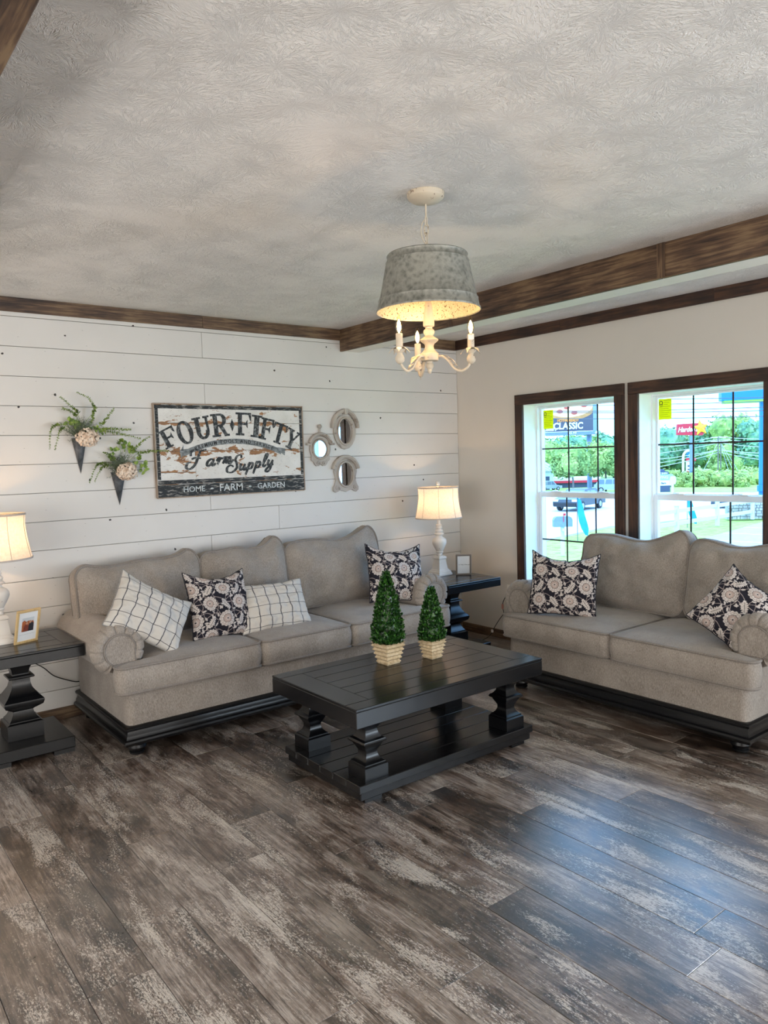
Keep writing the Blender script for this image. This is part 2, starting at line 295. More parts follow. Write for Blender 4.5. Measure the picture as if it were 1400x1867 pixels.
# ------------------------------------------------------------------ helpers: meshes and objects
class MB:
    def __init__(s): s.v = []; s.f = []; s.uv = None
    def add(s, vs, fs):
        o = len(s.v); s.v += [tuple(v) for v in vs]; s.f += [tuple(i + o for i in f) for f in fs]; return s
    def box(s, x0, x1, y0, y1, z0, z1, ch=0.0):
        if x0 > x1: x0, x1 = x1, x0
        if y0 > y1: y0, y1 = y1, y0
        if ch <= 0:
            return s.add([(x0, y0, z0), (x1, y0, z0), (x1, y1, z0), (x0, y1, z0), (x0, y0, z1), (x1, y0, z1), (x1, y1, z1), (x0, y1, z1)],
                         [(0, 3, 2, 1), (4, 5, 6, 7), (0, 1, 5, 4), (1, 2, 6, 5), (2, 3, 7, 6), (3, 0, 4, 7)])
        bm = bmesh.new(); bmesh.ops.create_cube(bm, size=1.0)
        for v in bm.verts: v.co = Vector(((x0 + x1) / 2 + v.co.x * (x1 - x0), (y0 + y1) / 2 + v.co.y * (y1 - y0), (z0 + z1) / 2 + v.co.z * (z1 - z0)))
        bmesh.ops.bevel(bm, geom=bm.edges[:], offset=ch, segments=2 if ch > 0.006 else 1, affect='EDGES', profile=0.7)
        bm.verts.ensure_lookup_table()
        s.add([v.co for v in bm.verts], [[v.index for v in f.verts] for f in bm.faces]); bm.free(); return s
    def lathe(s, prof, n=28, c=(0, 0, 0), caps=True, ang0=0.0, sq=False, xs=1.0):
        # prof: list of (r, z).  sq: square section with half width r
        if sq: n = 4; ang0 = PI / 4
        k = math.sqrt(2) if sq else 1.0
        vs = []; fs = []
        for r, z in prof:
            for i in range(n):
                a = ang0 + 2 * PI * i / n; vs.append((c[0] + r * k * math.cos(a) * xs, c[1] + r * k * math.sin(a), c[2] + z))
        for j in range(len(prof) - 1):
            for i in range(n): fs.append((j * n + i, j * n + (i + 1) % n, (j + 1) * n + (i + 1) % n, (j + 1) * n + i))
        if caps: fs.append(tuple(range(n - 1, -1, -1))); fs.append(tuple((len(prof) - 1) * n + i for i in range(n)))
        return s.add(vs, fs)
    def tube(s, pts, r, n=8, closed=False, caps=True):
        pts = [Vector(p) for p in pts]; N = len(pts); rr = r if callable(r) else (lambda t: r)
        vs = []; fs = []; up = None
        for i, p in enumerate(pts):
            a = pts[(i - 1) % N] if (closed or i > 0) else p; b = pts[(i + 1) % N] if (closed or i < N - 1) else p
            t = (b - a).normalized() if (b - a).length > 1e-9 else Vector((0, 0, 1))
            if up is None: up = Vector((0, 0, 1)) if abs(t.z) < 0.9 else Vector((1, 0, 0))
            x = t.cross(up)
            if x.length < 1e-6: x = t.cross(Vector((0, 1, 0)))
            x.normalize(); y = x.cross(t).normalized(); up = y
            R = rr(i / max(1, N - 1))
            for k in range(n): an = 2 * PI * k / n; vs.append(p + x * math.cos(an) * R + y * math.sin(an) * R)
        for j in range(N if closed else N - 1):
            for k in range(n): fs.append((j * n + k, j * n + (k + 1) % n, ((j + 1) % N) * n + (k + 1) % n, ((j + 1) % N) * n + k))
        if not closed and caps: fs.append(tuple(range(n - 1, -1, -1))); fs.append(tuple((N - 1) * n + k for k in range(n)))
        return s.add(vs, fs)
    def prism(s, poly, h0, h1, plane='xz'):
        # polygon (2D, CCW) extruded between h0 and h1 along the third axis
        def P(a, b, h): return (a, h, b) if plane == 'xz' else ((a, b, h) if plane == 'xy' else (h, a, b))
        n = len(poly); vs = [P(a, b, h0) for a, b in poly] + [P(a, b, h1) for a, b in poly]
        return s.add(vs, [tuple(range(n)), tuple(range(2 * n - 1, n - 1, -1))] + [(i + n, (i + 1) % n + n, (i + 1) % n, i) for i in range(n)])
    def ball(s, c, r, n=12, sz=(1, 1, 1)):
        m = n // 2
        prof = [(max(1e-4, r * math.sin(PI * j / m)), -r * math.cos(PI * j / m) * sz[2]) for j in range(m + 1)]
        return s.lathe(prof, n, c, xs=sz[0])
    def xf(s, M):
        s.v = [tuple(M @ Vector(v)) for v in s.v]; return s
    def mesh(s, name, smooth=False, auto=None):
        me = bpy.data.meshes.new(name); me.from_pydata(s.v, [], s.f); me.update()
        bm = bmesh.new(); bm.from_mesh(me); bmesh.ops.recalc_face_normals(bm, faces=bm.faces[:]); bm.to_mesh(me); bm.free()
        if smooth:
            me.polygons.foreach_set('use_smooth', [True] * len(me.polygons))
            if auto: me.set_sharp_from_angle(angle=math.radians(auto))
        return me
def link(name, data, parent=None, loc=(0, 0, 0), rot=(0, 0, 0)):
    o = bpy.data.objects.new(name, data); COL.objects.link(o); o.location = loc; o.rotation_euler = rot
    if parent is not None: o.parent = parent
    return o
def obj(name, mb, m, parent=None, loc=(0, 0, 0), rot=(0, 0, 0), smooth=False, auto=35, label=None):
    me = mb.mesh(name, smooth, auto) if isinstance(mb, MB) else mb
    if m is not None and not me.materials: me.materials.append(m if not isinstance(m, str) else MAT[m])
    o = link(name, me, parent, loc, rot)
    if label: o['label'] = label
    return o
def thing(name, label, cat, loc=(0, 0, 0), rz=0.0, group=None):
    o = link(name, None, None, loc, (0, 0, rz)); o.empty_display_size = 0.1; tag(o, label, cat, group); return o
def tag(o, label, cat, group=None):
    o['label'] = label; o['category'] = cat; o['kind'] = 'thing'
    if group: o['group'] = group
    return o
def struct(name, label=None, cat=None, mb=None, m=None, **kw):
    o = obj(name, mb, m, **kw) if mb is not None else link(name, None)
    o['kind'] = 'structure'
    if label: o['label'] = label
    if cat: o['category'] = cat
    return o
def copy_tree(o, parent=None):
    c = o.copy(); COL.objects.link(c); c.parent = parent
    for ch in list(o.children): copy_tree(ch, c)
    return c
def smooth_path(pts, k=6, closed=False):
    P = [Vector(p) for p in pts]; n = len(P); out = []
    for i in range(n if closed else n - 1):
        g = lambda j: P[j % n] if closed else P[min(max(j, 0), n - 1)]
        p0, p1, p2, p3 = g(i - 1), g(i), g(i + 1), g(i + 2)
        for s in range(k):
            t = s / k
            out.append(0.5 * ((2 * p1) + (p2 - p0) * t + (2 * p0 - 5 * p1 + 4 * p2 - p3) * t * t + (3 * p1 - p0 - 3 * p2 + p3) * t ** 3))
    if not closed: out.append(P[-1])
    return out
def text_mb(s, size, h=0.001, font_shear=0.0, bold=0.0, center=True):
    """flat lettering (built-in font) in the local XZ plane, facing -Y"""
    cu = bpy.data.curves.new('t', 'FONT'); cu.body = s; cu.size = size; cu.extrude = h / 2; cu.shear = font_shear; cu.offset = bold
    cu.resolution_u = 3
    if center: cu.align_x = 'CENTER'; cu.align_y = 'CENTER'
    o = bpy.data.objects.new('t', cu); COL.objects.link(o); bpy.context.view_layer.update()
    me = bpy.data.meshes.new_from_object(o.evaluated_get(bpy.context.evaluated_depsgraph_get()))
    mb = MB(); mb.add([(v.co.x, -v.co.z, v.co.y) for v in me.vertices], [tuple(p.vertices) for p in me.polygons])
    w = max([v.co.x for v in me.vertices] or [0]) - min([v.co.x for v in me.vertices] or [0])
    bpy.data.objects.remove(o); bpy.data.curves.remove(cu); bpy.data.meshes.remove(me)
    mb.w = w; return mb
def arc(cx, cz, rx, rz, a0, a1, n=16):
    return [(cx + rx * math.cos(math.radians(a0 + (a1 - a0) * i / n)), cz + rz * math.sin(math.radians(a0 + (a1 - a0) * i / n))) for i in range(n + 1)]

# ------------------------------------------------------------------ the room
CEIL = 2.64
RX0, RY0 = -7.4, -9.0
# floor: a dark bed carrying the planks one by one
floor = struct('floor', mb=MB().box(RX0, 0.0, RY0, 0.0, -0.06, -0.006), m='subfloor')
PW, PL_ = 0.2068, 1.376
known = {-3: -2.07, -2: -2.74, -1: -1.105, 0: -1.905, 1: -2.343, 2: -2.028, 3: -2.549, 4: -3.204, 6: -2.374, 7: -2.809, 8: -2.495, 9: -3.018, 12: -2.85}
plank_cache = {}
def plank_mesh(w, l):
    key = (round(w, 3), round(l, 2))
    if key not in plank_cache:
        me = MB().box(-w / 2 + .0008, w / 2 - .0008, -l / 2 + .0008, l / 2 - .0008, -0.008, 0.0, 0.0012).mesh('plank'); me.materials.append(MAT['floor']); plank_cache[key] = me
    return plank_cache[key]
for k in range(-10, 19):
    x0 = -3.785 + PW * k; x1 = min(x0 + PW, -0.001)
    if x1 - x0 < 0.02 or x0 < -5.9: continue
    y = known.get(k, -((k * 0.53 * PL_) % PL_) - 0.2)
    while y < -PL_: y += PL_
    ys = [0.0]
    if y < -0.01: ys.append(y)
    while ys[-1] > -6.9: ys.append(ys[-1] - PL_)
    ys[0] = -0.001
    for a, b in zip(ys[1:], ys[:-1]):
        l = b - a
        o = link('plank', plank_mesh(x1 - x0, l), floor, ((x0 + x1) / 2, (a + b) / 2, 0))
rest = obj('plank_field', MB().box(RX0, -5.8535, RY0, 0, -0.008, -0.0005).box(-5.87, 0, RY0, -7.6, -0.008, -0.0005), 'floor', floor); rest['kind'] = 'stuff'

# back wall with shiplap boards
wall_back = struct('wall_back', mb=MB().box(RX0, 0.25, 0.0, 0.15, -0.06, CEIL + .1), m='groove')
Z0, PZ = 2.527, 0.1797
rows = [(Z0, CEIL)] + [(Z0 - PZ * (i + 1), Z0 - PZ * i) for i in range(14)]
jts = {0: [-4.9, -1.0], 1: [-2.467], 2: [-5.1], 3: [-2.463], 4: [-4.6], 5: [-5.3], 6: [-4.75], 7: [-2.455], 8: [-1.898, -5.4], 9: [-2.461], 10: [-4.9], 11: [-4.7], 12: [-2.3, -5.0], 13: [-4.6], 14: [-5.2]}
for i, (a, b) in enumerate(rows):
    xs = [RX0] + sorted(jts.get(i, [])) + [-0.001]
    for x0, x1 in zip(xs[:-1], xs[1:]):
        a2 = max(a, 0.0)
        me = MB().box(-(x1 - x0) / 2 + .0012, (x1 - x0) / 2 - .0012, -0.012, 0.0, -(b - a2) / 2 + .0016, (b - a2) / 2 - .0016, 0.0012)
        obj('plank', me, 'shiplap', wall_back, ((x0 + x1) / 2, 0, (a2 + b) / 2))
# window wall built round its two openings
W1 = (-1.690, -0.795); W2 = (-2.775, -1.880); WZ0, WZ1 = 0.545, 2.012
wm = MB(); T = 0.27
ys = [RY0, W2[0], W2[1], W1[0], W1[1], 0.0]
for i in range(5):
    if i in (1, 3): wm.box(0, T, ys[i], ys[i + 1], -0.06, WZ0).box(0, T, ys[i], ys[i + 1], WZ1, CEIL + .1)
    else: wm.box(0, T, ys[i], ys[i + 1], -0.06, CEIL + .1)
wm.box(.02, T, RY0, 0, -2.0, -0.061)
wall_right = struct('wall_right', mb=wm, m='wall')
wall_left = struct('wall_left', mb=MB().box(RX0 - .15, RX0, RY0, 0.15, -0.06, CEIL + .1), m='wall')
wall_front = struct('wall_front', mb=MB().box(RX0 - .15, T, RY0 - .15, RY0, -0.06, CEIL + .1), m='wall')
ceiling = struct('ceiling', mb=MB().box(RX0 - .15, T + .3, RY0 - .15, 0.4, CEIL, CEIL + 0.25), m='ceiling')
# crown trim on the back wall, cut from lengths of stained board
def boards(parent, axis, a, b, cuts, lo, hi, o0, o1, m, ch=0.002):
    cs = [a] + sorted(cuts) + [b]
    for p, q in zip(cs[:-1], cs[1:]):
        c = (p + q) / 2; h = (q - p) / 2 - .0006
        mb = MB()
        if axis == 'x': mb.box(-h, h, o0, o1, lo, hi, ch); loc = (c, 0, 0)
        else: mb.box(o0, o1, -h, h, lo, hi, ch); loc = (0, c, 0)
        obj('board', mb, m, parent, loc)
trim_1 = struct('trim_1', 'dark stained wood crown board along the white plank wall')
boards(trim_1, 'x', RX0, -1.275, [-5.6, -2.46], 2.553, CEIL, -0.024, -0.0125, 'beam_x')
boards(trim_1, 'x', -1.10, -0.02, [], 2.553, CEIL, -0.024, -0.0125, 'beam_x')
trim_2 = struct('trim_2', 'dark stained wood crown board above the two windows')
boards(trim_2, 'y', RY0, -0.0, [-5.6, -3.95, -2.45, -1.2], 2.556, CEIL, -0.02, -0.0005, 'case_y')
# ceiling beam: white soffit faced with stained boards, cover strips over the joints
trim_3 = struct('trim_3', 'white boxed ceiling beam faced with rough stained wood')
soff = MB().box(-1.262, -1.085, RY0, -0.0125, 2.47, CEIL + .02, 0.004)
obj('soffit', soff, 'ceiling_plain', trim_3)
boards(trim_3, 'y', RY0, -0.0125, [-5.4, -3.62, -2.86, -1.05], 2.465, CEIL, -1.285, -1.2625, 'beam_y', 0.003)
for yy in (-2.86, -1.30, -5.4): obj('cover_strip', MB().box(-1.291, -1.2851, -0.022, 0.022, 2.466, CEIL - .001, 0.001), 'beam_z', trim_3, (0, yy, 0))
trim_4 = struct('trim_4', 'dark stained wood ceiling beam at the top corner')
obj('soffit', MB().box(-4.70, -4.40, RY0, -0.026, 2.49, CEIL + .02, 0.004), 'ceiling_plain', trim_4)
boards(trim_4, 'y', RY0, -0.026, [-5.2, -2.9], 2.466, 2.4895, -4.72, -4.373, 'beam_y', 0.003)
boards(trim_4, 'y', RY0, -0.026, [-4.4, -2.2], 2.4898, CEIL, -4.3995, -4.378, 'beam_y', 0.003)
# baseboards
bb1 = struct('baseboard_back'); boards(bb1, 'x', RX0, -0.02, [-4.9, -2.3], 0.0005, 0.075, -0.030, -0.0125, 'beam_x')
bb2 = struct('baseboard_right'); boards(bb2, 'y', RY0, -0.031, [-5.0, -2.1], 0.0005, 0.075, -0.018, -0.0005, 'beam_y')

# windows
def window(name, y0, y1, label):
    w = struct(name, label); z0, z1 = WZ0, WZ1; cw = 0.078
    obj('casing_board', MB().box(-0.022, -0.0005, y0 - cw, y1 + cw, z1 - .002, z1 + 0.082, 0.002), 'case_y', w)
    obj('casing_board', MB().box(-0.021, -0.0005, y0 - cw, y0 + .004, z0 - .002, z1 - .0025, 0.002), 'case_z', w)
    obj('casing_board', MB().box(-0.021, -0.0005, y1 - .004, y1 + cw, z0 - .002, z1 - .0025, 0.002), 'case_z', w)
    obj('casing_board', MB().box(-0.022, -0.0005, y0 - cw, y1 + cw, z0 - .084, z0 - .0025, 0.002), 'case_y', w)
    obj('jamb_liner', MB().box(0, 0.15, y0, y0 + .006, z0, z1).box(0, 0.15, y1 - .006, y1, z0, z1).box(0, 0.15, y0 + .006, y1 - .006, z1 - .006, z1).box(0, 0.15, y0 + .006, y1 - .006, z0, z0 + .006), 'white', w)
    f = 0.018
    fr = MB()
    for a, b, c, d in ((y0, y0 + f, z0, z1), (y1 - f, y1, z0, z1), (y0 + f, y1 - f, z1 - f, z1), (y0 + f, y1 - f, z0, z0 + f)): fr.box(0.15, 0.24, a, b, c, d)
    obj('window_frame', fr, 'vinyl', w)
    zm = 1.27; my = [(y0 + y1) / 2 + s * 0.142 for s in (-1, 1)]
    def sash(x0, x1, za, zb, sw, top_w, bot_w, hz, nm):
        a, b = y0 + f + .0005, y1 - f - .0005
        mb = MB().box(x0, x1, a, a + sw, za, zb, .002).box(x0, x1, b - sw, b, za, zb, .002).box(x0, x1, a + sw, b - sw, zb - top_w, zb, .002).box(x0, x1, a + sw, b - sw, za, za + bot_w, .002)
        s = obj(nm, mb, 'vinyl', w); xm = (x0 + x1) / 2
        obj('pane', MB().box(xm - .003, xm + .003, a + sw - .003, b - sw + .003, za + bot_w - .003, zb - top_w + .003), 'glass', s)
        for q in my: obj('muntin', MB().box(xm - .007, xm - .0035, q - .006, q + .006, za + bot_w, zb - top_w), 'muntin', s)
        obj('muntin', MB().box(xm - .0074, xm - .0035, a + sw, b - sw, hz - .006, hz + .006), 'muntin', s)
    sash(0.190, 0.215, zm - .012, z1 - f - .0005, 0.014, 0.016, 0.030, 1.642, 'upper_sash')
    sash(0.158, 0.183, z0 + f + .0005, zm + .012, 0.030, 0.042, 0.045, 0.883, 'lower_sash')
    for q in (y0 + 0.24, y1 - 0.20):
        lk = MB().box(0.158, 0.19, q - .055, q + .055, zm + .0125, zm + .019, .002)
        lk.lathe([(0.011, 0), (0.011, .008), (0.004, .010)], 12, (0.172, q, zm + .019)).box(0.150, 0.172, q - .004, q + .030, zm + .021, zm + .027, .001)
        obj('sash_lock', lk, 'vinyl', w)
    return w
window('window_1', *W1, label='white double-hung window with dark grilles nearer the room corner')
window('window_2', *W2, label='white double-hung window with dark grilles behind the loveseat')
for k, (ya, yb, za, zb, lab) in enumerate(((-0.945, -0.843, 1.808, 1.962, 'yellow label on the glass of the window nearer the corner'), (-2.018, -1.916, 1.823, 1.972, 'yellow label on the glass of the window behind the loveseat'))):
    t = thing('window_label', lab, 'label', (0.1975, (ya + yb) / 2, (za + zb) / 2), group=None)
    t.rotation_euler = (0, 0, -PI / 2)
    hw, hh = (yb - ya) / 2, (zb - za) / 2
    obj('paper', MB().box(-hw, hw, -0.0005, 0.0005, -hh, hh), 'yellow', t)
    p = MB(); p.xf(Matrix())
    om = text_mb('\u03a9', 0.042, 0.0004, bold=0.0006)
    if om.w < 0.005: om = MB().tube([(x, 0, z) for x, z in arc(0, 0, .012, .012, -50, 230, 14)], 0.0018, 4).box(-.014, -.005, -.001, .001, -.013, -.010).box(.005, .014, -.001, .001, -.013, -.010)
    om.xf(Matrix.Translation((-hw + .019, -0.0009, hh - .032)))
    ln = MB()
    for j in range(9):
        zz = hh - .012 - j * .0145; x0 = -hw + (.04 if j < 3 else .008); ln.box(x0, hw - .006 - (j * 7 % 5) * .006, -0.0011, -0.0006, zz - .0013, zz + .0003)
    ln.box(-hw + .008, -hw + .03, -.0011, -.0006, hh - .058, hh - .054)
    obj('printing', ln.add(om.v, om.f), 'ink', t)

# outlet and cords
t = thing('wall_outlet', 'white wall outlet beside the loveseat with a black plug in it', 'outlet', (-0.0005, -0.617, 0.423), -PI / 2)
obj('cover_plate', MB().box(-.036, .036, -0.006, 0, -.06, .06, .003), 'outlet', t)
for s in (-1, 1):
    so = obj('socket', MB().prism(arc(0, 0, .017, .017, 30, 150, 8) + arc(0, 0, .017, .017, 210, 330, 8), -.0085, -.0061), 'outlet', t, (0, 0, s * .02))
    obj('slot', MB().box(-.008, -.006, -.0092, -.0086, -.004, .005).box(.006, .008, -.0092, -.0086, -.004, .005).box(-.002, .002, -.0092, -.0086, -.011, -.007), 'ink', so)
t = tag(obj('electric_cable', MB().box(-.032, -.0095, -.631, -.603, .390, .414, .004).tube(smooth_path([(-.030, -.617, .402), (-.05, -.61, .392), (-.05, -.575, .334), (-.05, -.568, .286), (-.05, -.579, .239), (-.05, -.526, .174), (-.05, -.47, .1), (-.055, -.435, .04), (-.09, -.42, .006), (-.25, -.47, .006), (-.36, -.45, .006), (-.42, -.20, .006)], 6), .0032, 6), 'cord', smooth=True), 'black lamp cord hanging from the outlet down to the floor', 'cord')
obj('tag_sleeve', MB().box(-.054, -.0465, -.578, -.558, .275, .318, .001), 'red_tag', t); obj('tag_sleeve', MB().box(-.062, -.05, -.455, -.437, .05, .075, .001), 'outlet', t)
tag(obj('electric_cable', MB().tube(smooth_path([(-3.93, -.045, .50), (-3.80, -.036, .46), (-3.701, -.03, .399), (-3.639, -.03, .352), (-3.584, -.03, .292), (-3.513, -.03, .252), (-3.454, -.03, .226), (-3.36, -.03, .20), (-3.30, -.034, .006)], 6), .0035, 6), 'cord', smooth=True), 'black cord drooping along the plank wall behind the left end table', 'cord')

# ------------------------------------------------------------------ soft furniture
def wr(x, y, z, s, seed): return noise.noise(Vector((x * s + seed, y * s + seed * 1.3, z * s)))
def puff(xl, xr, y0, y1, z0, z1, crown=0.03, r=0.05, bulge=0.015, nu=34, nv=26, seed=0.0, wrk=0.004, pipe_r=0.0075, topfn=None, bot_crown=0.0, K=6):
    """boxed cushion; returns (body, piping). xl/xr give the outline per y."""
    grid = []
    for j in range(nv + 1):
        s = (1 - math.cos(PI * j / nv)) / 2; y = y0 + (y1 - y0) * s
        d = min(y - y0, y1 - y); ins = r * (1 - math.sqrt(max(0, 1 - (1 - min(d, r) / r) ** 2)))
        a, b = xl(y) + ins, xr(y) - ins
        row = []
        for i in range(nu + 1):
            u = -1 + 2 * (1 - math.cos(PI * i / nu)) / 2; w = -1 + 2 * s
            x = a + (b - a) * (u + 1) / 2; env = (1 - abs(u) ** 4) * (1 - abs(w) ** 4)
            z = z1 + crown * env ** 0.8 + wrk * 2.2 * wr(x, y, 0, 5.5, seed) * (env ** 0.5) + wrk * 0.8 * wr(x, y, 0, 16, seed + 3) * (env ** 0.4)
            if topfn: x, y2, z = topfn(x, y, z, u, w)
            else: y2 = y
            row.append(Vector((x, y2, z)))
        grid.append(row)
    mb = MB(); nU = nu + 1
    mb.v = [tuple(p) for row in grid for p in row]
    mb.f = [(j * nU + i, j * nU + i + 1, (j + 1) * nU + i + 1, (j + 1) * nU + i) for j in range(nv) for i in range(nu)]
    loop = [(0, i) for i in range(nu)] + [(j, nu) for j in range(nv)] + [(nv, i) for i in range(nu, 0, -1)] + [(j, 0) for j in range(nv, 0, -1)]
    L = [grid[j][i] for j, i in loop]; n = len(L)
    nor = []
    for k in range(n):
        t = L[(k + 1) % n] - L[k - 1]; v = Vector((t.y, -t.x, 0)); nor.append(v.normalized() if v.length > 1e-9 else Vector((0, 0, 0)))
    prev = [j * nU + i for j, i in loop]
    for q in range(1, K + 1):
        t = q / K; base = len(mb.v)
        for k, p in enumerate(L):
            off = bulge * math.sin(PI * t) * (1 + 0.25 * wr(p.x, p.y, t, 7, seed))
            mb.v.append(tuple(Vector((p.x, p.y, 0)) + nor[k] * off + Vector((0, 0, p.z + (z0 - z1) * t + wrk * 0.8 * wr(p.x, p.y, 0, 4, seed + 9) * math.sin(PI * t)))))
        for k in range(n): mb.f.append((prev[k], prev[(k + 1) % n], base + (k + 1) % n, base + k))
        prev = [base + k for k in range(n)]
    # bottom
    bi = {}
    for k, (j, i) in enumerate(loop): bi[(j, i)] = prev[k]
    for j in range(1, nv):
        for i in range(1, nu):
            p = grid[j][i]; u = -1 + 2 * i / nu; w = -1 + 2 * j / nv
            bi[(j, i)] = len(mb.v); mb.v.append((p.x, p.y, z0 - bot_crown * (1 - u ** 4) * (1 - w ** 4)))
    for j in range(nv):
        for i in range(nu): mb.f.append((bi[(j, i)], bi[(j + 1, i)], bi[(j + 1, i + 1)], bi[(j, i + 1)]))
    pp = MB()
    pp.tube([p + nor[k] * 0.003 + Vector((0, 0, 0.001)) for k, p in enumerate(L)], pipe_r, 6, closed=True)
    pp.tube([Vector((p.x, p.y, p.z + z0 - z1)) + nor[k] * 0.003 for k, p in enumerate(L)], pipe_r, 6, closed=True)
    return mb, pp

def sweep_rect(prof, hw, D, back=True):
    """moulding profile (out, z) swept round the rectangle x +-hw, y -D..0"""
    mb = MB(); vs = []; n = len(prof)
    for (cx, cy, sx, sy) in ((-hw, 0, -1, 1), (-hw, -D, -1, -1), (hw, -D, 1, -1), (hw, 0, 1, 1)):
        for o, z in prof: vs.append((cx + sx * o, cy + sy * (o if sy < 0 else 0), z))
    fs = []
    for c in range(4):
        d = (c + 1) % 4
        for k in range(n - 1): fs.append((c * n + k, d * n + k, d * n + k + 1, c * n + k + 1))
    fs.append(tuple(c * n for c in range(4))); fs.append(tuple(c * n + n - 1 for c in (3, 2, 1, 0)))
    return mb.add(vs, fs)

def make_sofa(name, label, cat, W, D, seat_j, back_j, loc, rz, seeds, seat_x=None):
    root = thing(name, label, cat, loc, rz); hw = W / 2
    # plinth moulding and bun feet
    prof = [(0.0, .072), (.020, .072), (.030, .080), (.034, .092), (.030, .102), (.018, .108), (.018, .120), (.012, .130), (.008, .150), (.020, .158), (.022, .168), (.014, .176), (.0, .178)]
    obj('plinth_moulding', sweep_rect(prof, hw, D), 'black_paint', root, smooth=True, auto=40)
    fp = [(.030, 0), (.040, .006), (.042, .016), (.034, .022), (.046, .030), (.054, .044), (.052, .060), (.040, .0715)]
    for sx in (-1, 1):
        for yy in (-D + .055, -.07): obj('bun_foot', MB().lathe(fp, 24), 'black_paint', root, (sx * (hw - .06), yy, 0), smooth=True)
    # upholstered rail
    ra, rp = puff(lambda y: -hw, lambda y: hw, -D, -.01, .1785, .352, 0.0, 0.035, 0.004, 40, 16, seeds, 0.0, 0.004)
    rl = obj('seat_rail', ra, 'sofa', root, smooth=True, auto=60)
    # arms: rolled, pleated fan front
    R = 0.135; cz = 0.584; ax = hw - 0.018
    for sx in (-1, 1):
        mb = MB()
        # profile in (outward, z); goes up the outside, over the roll, down the inside
        prof = [(0.0185, .30), (0.0185, .44)] + [(0.008 + 0 + R * math.cos(math.radians(a)), cz + R * math.sin(math.radians(a))) for a in range(-52, 214, 14)] + [(-.118, .44), (-.118, .30)]
        # y stations: front rounding then straight
        yst = [(-D + .120, 0.80), (-D + .125, .90), (-D + .137, .965), (-D + .16, 1.0)] + [(-D + .16 + (D - .22) * k / 10, 1.0) for k in range(1, 11)] + [(-.04, .97)]
        n = len(prof); vs = []
        for y, sc in yst:
            for (px, pz) in prof:
                q = (px - .008) * sc + .008; z = cz + (pz - cz) * sc if pz > .45 else pz
                if px < -.1 and pz < .45: q = px * sc
                nz_ = 0.004 * wr(px, y * 1.0, pz, 6, seeds + sx)
                vs.append((sx * (ax + q), y, z + nz_))
        fs = []
        for j in range(len(yst) - 1):
            for k in range(n - 1): fs.append((j * n + k, j * n + k + 1, (j + 1) * n + k + 1, (j + 1) * n + k))
        fs.append(tuple(range(n))); fs.append(tuple((len(yst) - 1) * n + k for k in range(n - 1, -1, -1)))
        arm = obj('arm', mb.add(vs, fs), 'sofa', root, smooth=True, auto=50)
        # pleated ring on the front of the arm
        pl = MB(); rows_ = [(0.086, -.012), (0.092, -.020), (.110, -.024), (.128, -.014), (.142, .010), (.146, .034)]
        A0, A1, NA = -60, 236, 111
        vs = []; m = len(rows_)
        for i in range(NA + 1):
            a = math.radians(A0 + (A1 - A0) * i / NA); ph = (A0 + (A1 - A0) * i / NA) / 27.0
            pleat = abs((ph % 1.0) - 0.5) * 2      # 0 mid, 1 at the fold
            fold = -0.011 * max(0, (pleat - 0.72) / 0.28) + 0.004
            for k, (r_, dy) in enumerate(rows_):
                rr = r_ + (fold * (1.0 if k > 1 else 0.4)); vs.append((sx * (ax + .008 + rr * math.cos(a)), -D + .118 + dy - fold * 0.8, cz + rr * math.sin(a)))
        fs = [(i * m + k, (i + 1) * m + k, (i + 1) * m + k + 1, i * m + k + 1) for i in range(NA) for k in range(m - 1)]
        obj('pleated_fan', pl.add(vs, fs), 'sofa', arm, smooth=True, auto=80)
        # centre panel and its piping
        pan = [(sx * (ax + .008 + x), z) for x, z in ([(-.078, .36)] + [(-.082, cz)] + arc(0, cz, .086, .086, 180, -20, 20)[1:] + [(.066, cz - .058), (.040, cz - .082), (.006, cz - .10), (-.004, .36)])]
        if sx > 0: pan = pan[::-1]
        pn = MB().prism(pan, -D + .096, -D + .13)
        cen = obj('front_panel', pn, 'sofa', arm)
        obj('piping', MB().tube([(x, -D + .097, z) for x, z in pan[:]], .0055, 6), 'pipe', arm, smooth=True)
    # back frame
    bk = MB(); rows2 = []
    ba, bp = puff(lambda y: -hw + .01, lambda y: hw - .01, .352, .86, -.16, -.012, .0, .06, .004, 30, 16, seeds + 2, 0.0)
    ba.v = [(x, z - 0.02 * (y - .35) * 0, y) for x, y, z in ba.v]
    obj('back_frame', ba, 'sofa', root, smooth=True, auto=60)
    # seat cushions with T shaped ends
    xs = [-hw - .045] + seat_j + [hw + .045]; ainner = ax - .128
    for i, (a, b) in enumerate(zip(xs[:-1], xs[1:])):
        first, last = i == 0, i == len(xs) - 2
        yT = -D + .088
        def L(y, a=a, first=first):
            if not first: return a + .004
            t = min(1, max(0, (y - (yT - .03)) / .035)); t = t * t * (3 - 2 * t); return a + (-ainner - a) * t + .002
        def Rr(y, b=b, last=last):
            if not last: return b - .004
            t = min(1, max(0, (y - (yT - .03)) / .035)); t = t * t * (3 - 2 * t); return b + (ainner - b) * t - .002
        cb, cp = puff(L, Rr, -D - .022, -.20, .364, .505, .030, .045, .012, 40, 44, seeds + i * 2.1, .004)
        c = obj('seat_cushion', cb, 'sofa', root, smooth=True, auto=70); obj('piping', cp, 'pipe', c, smooth=True)
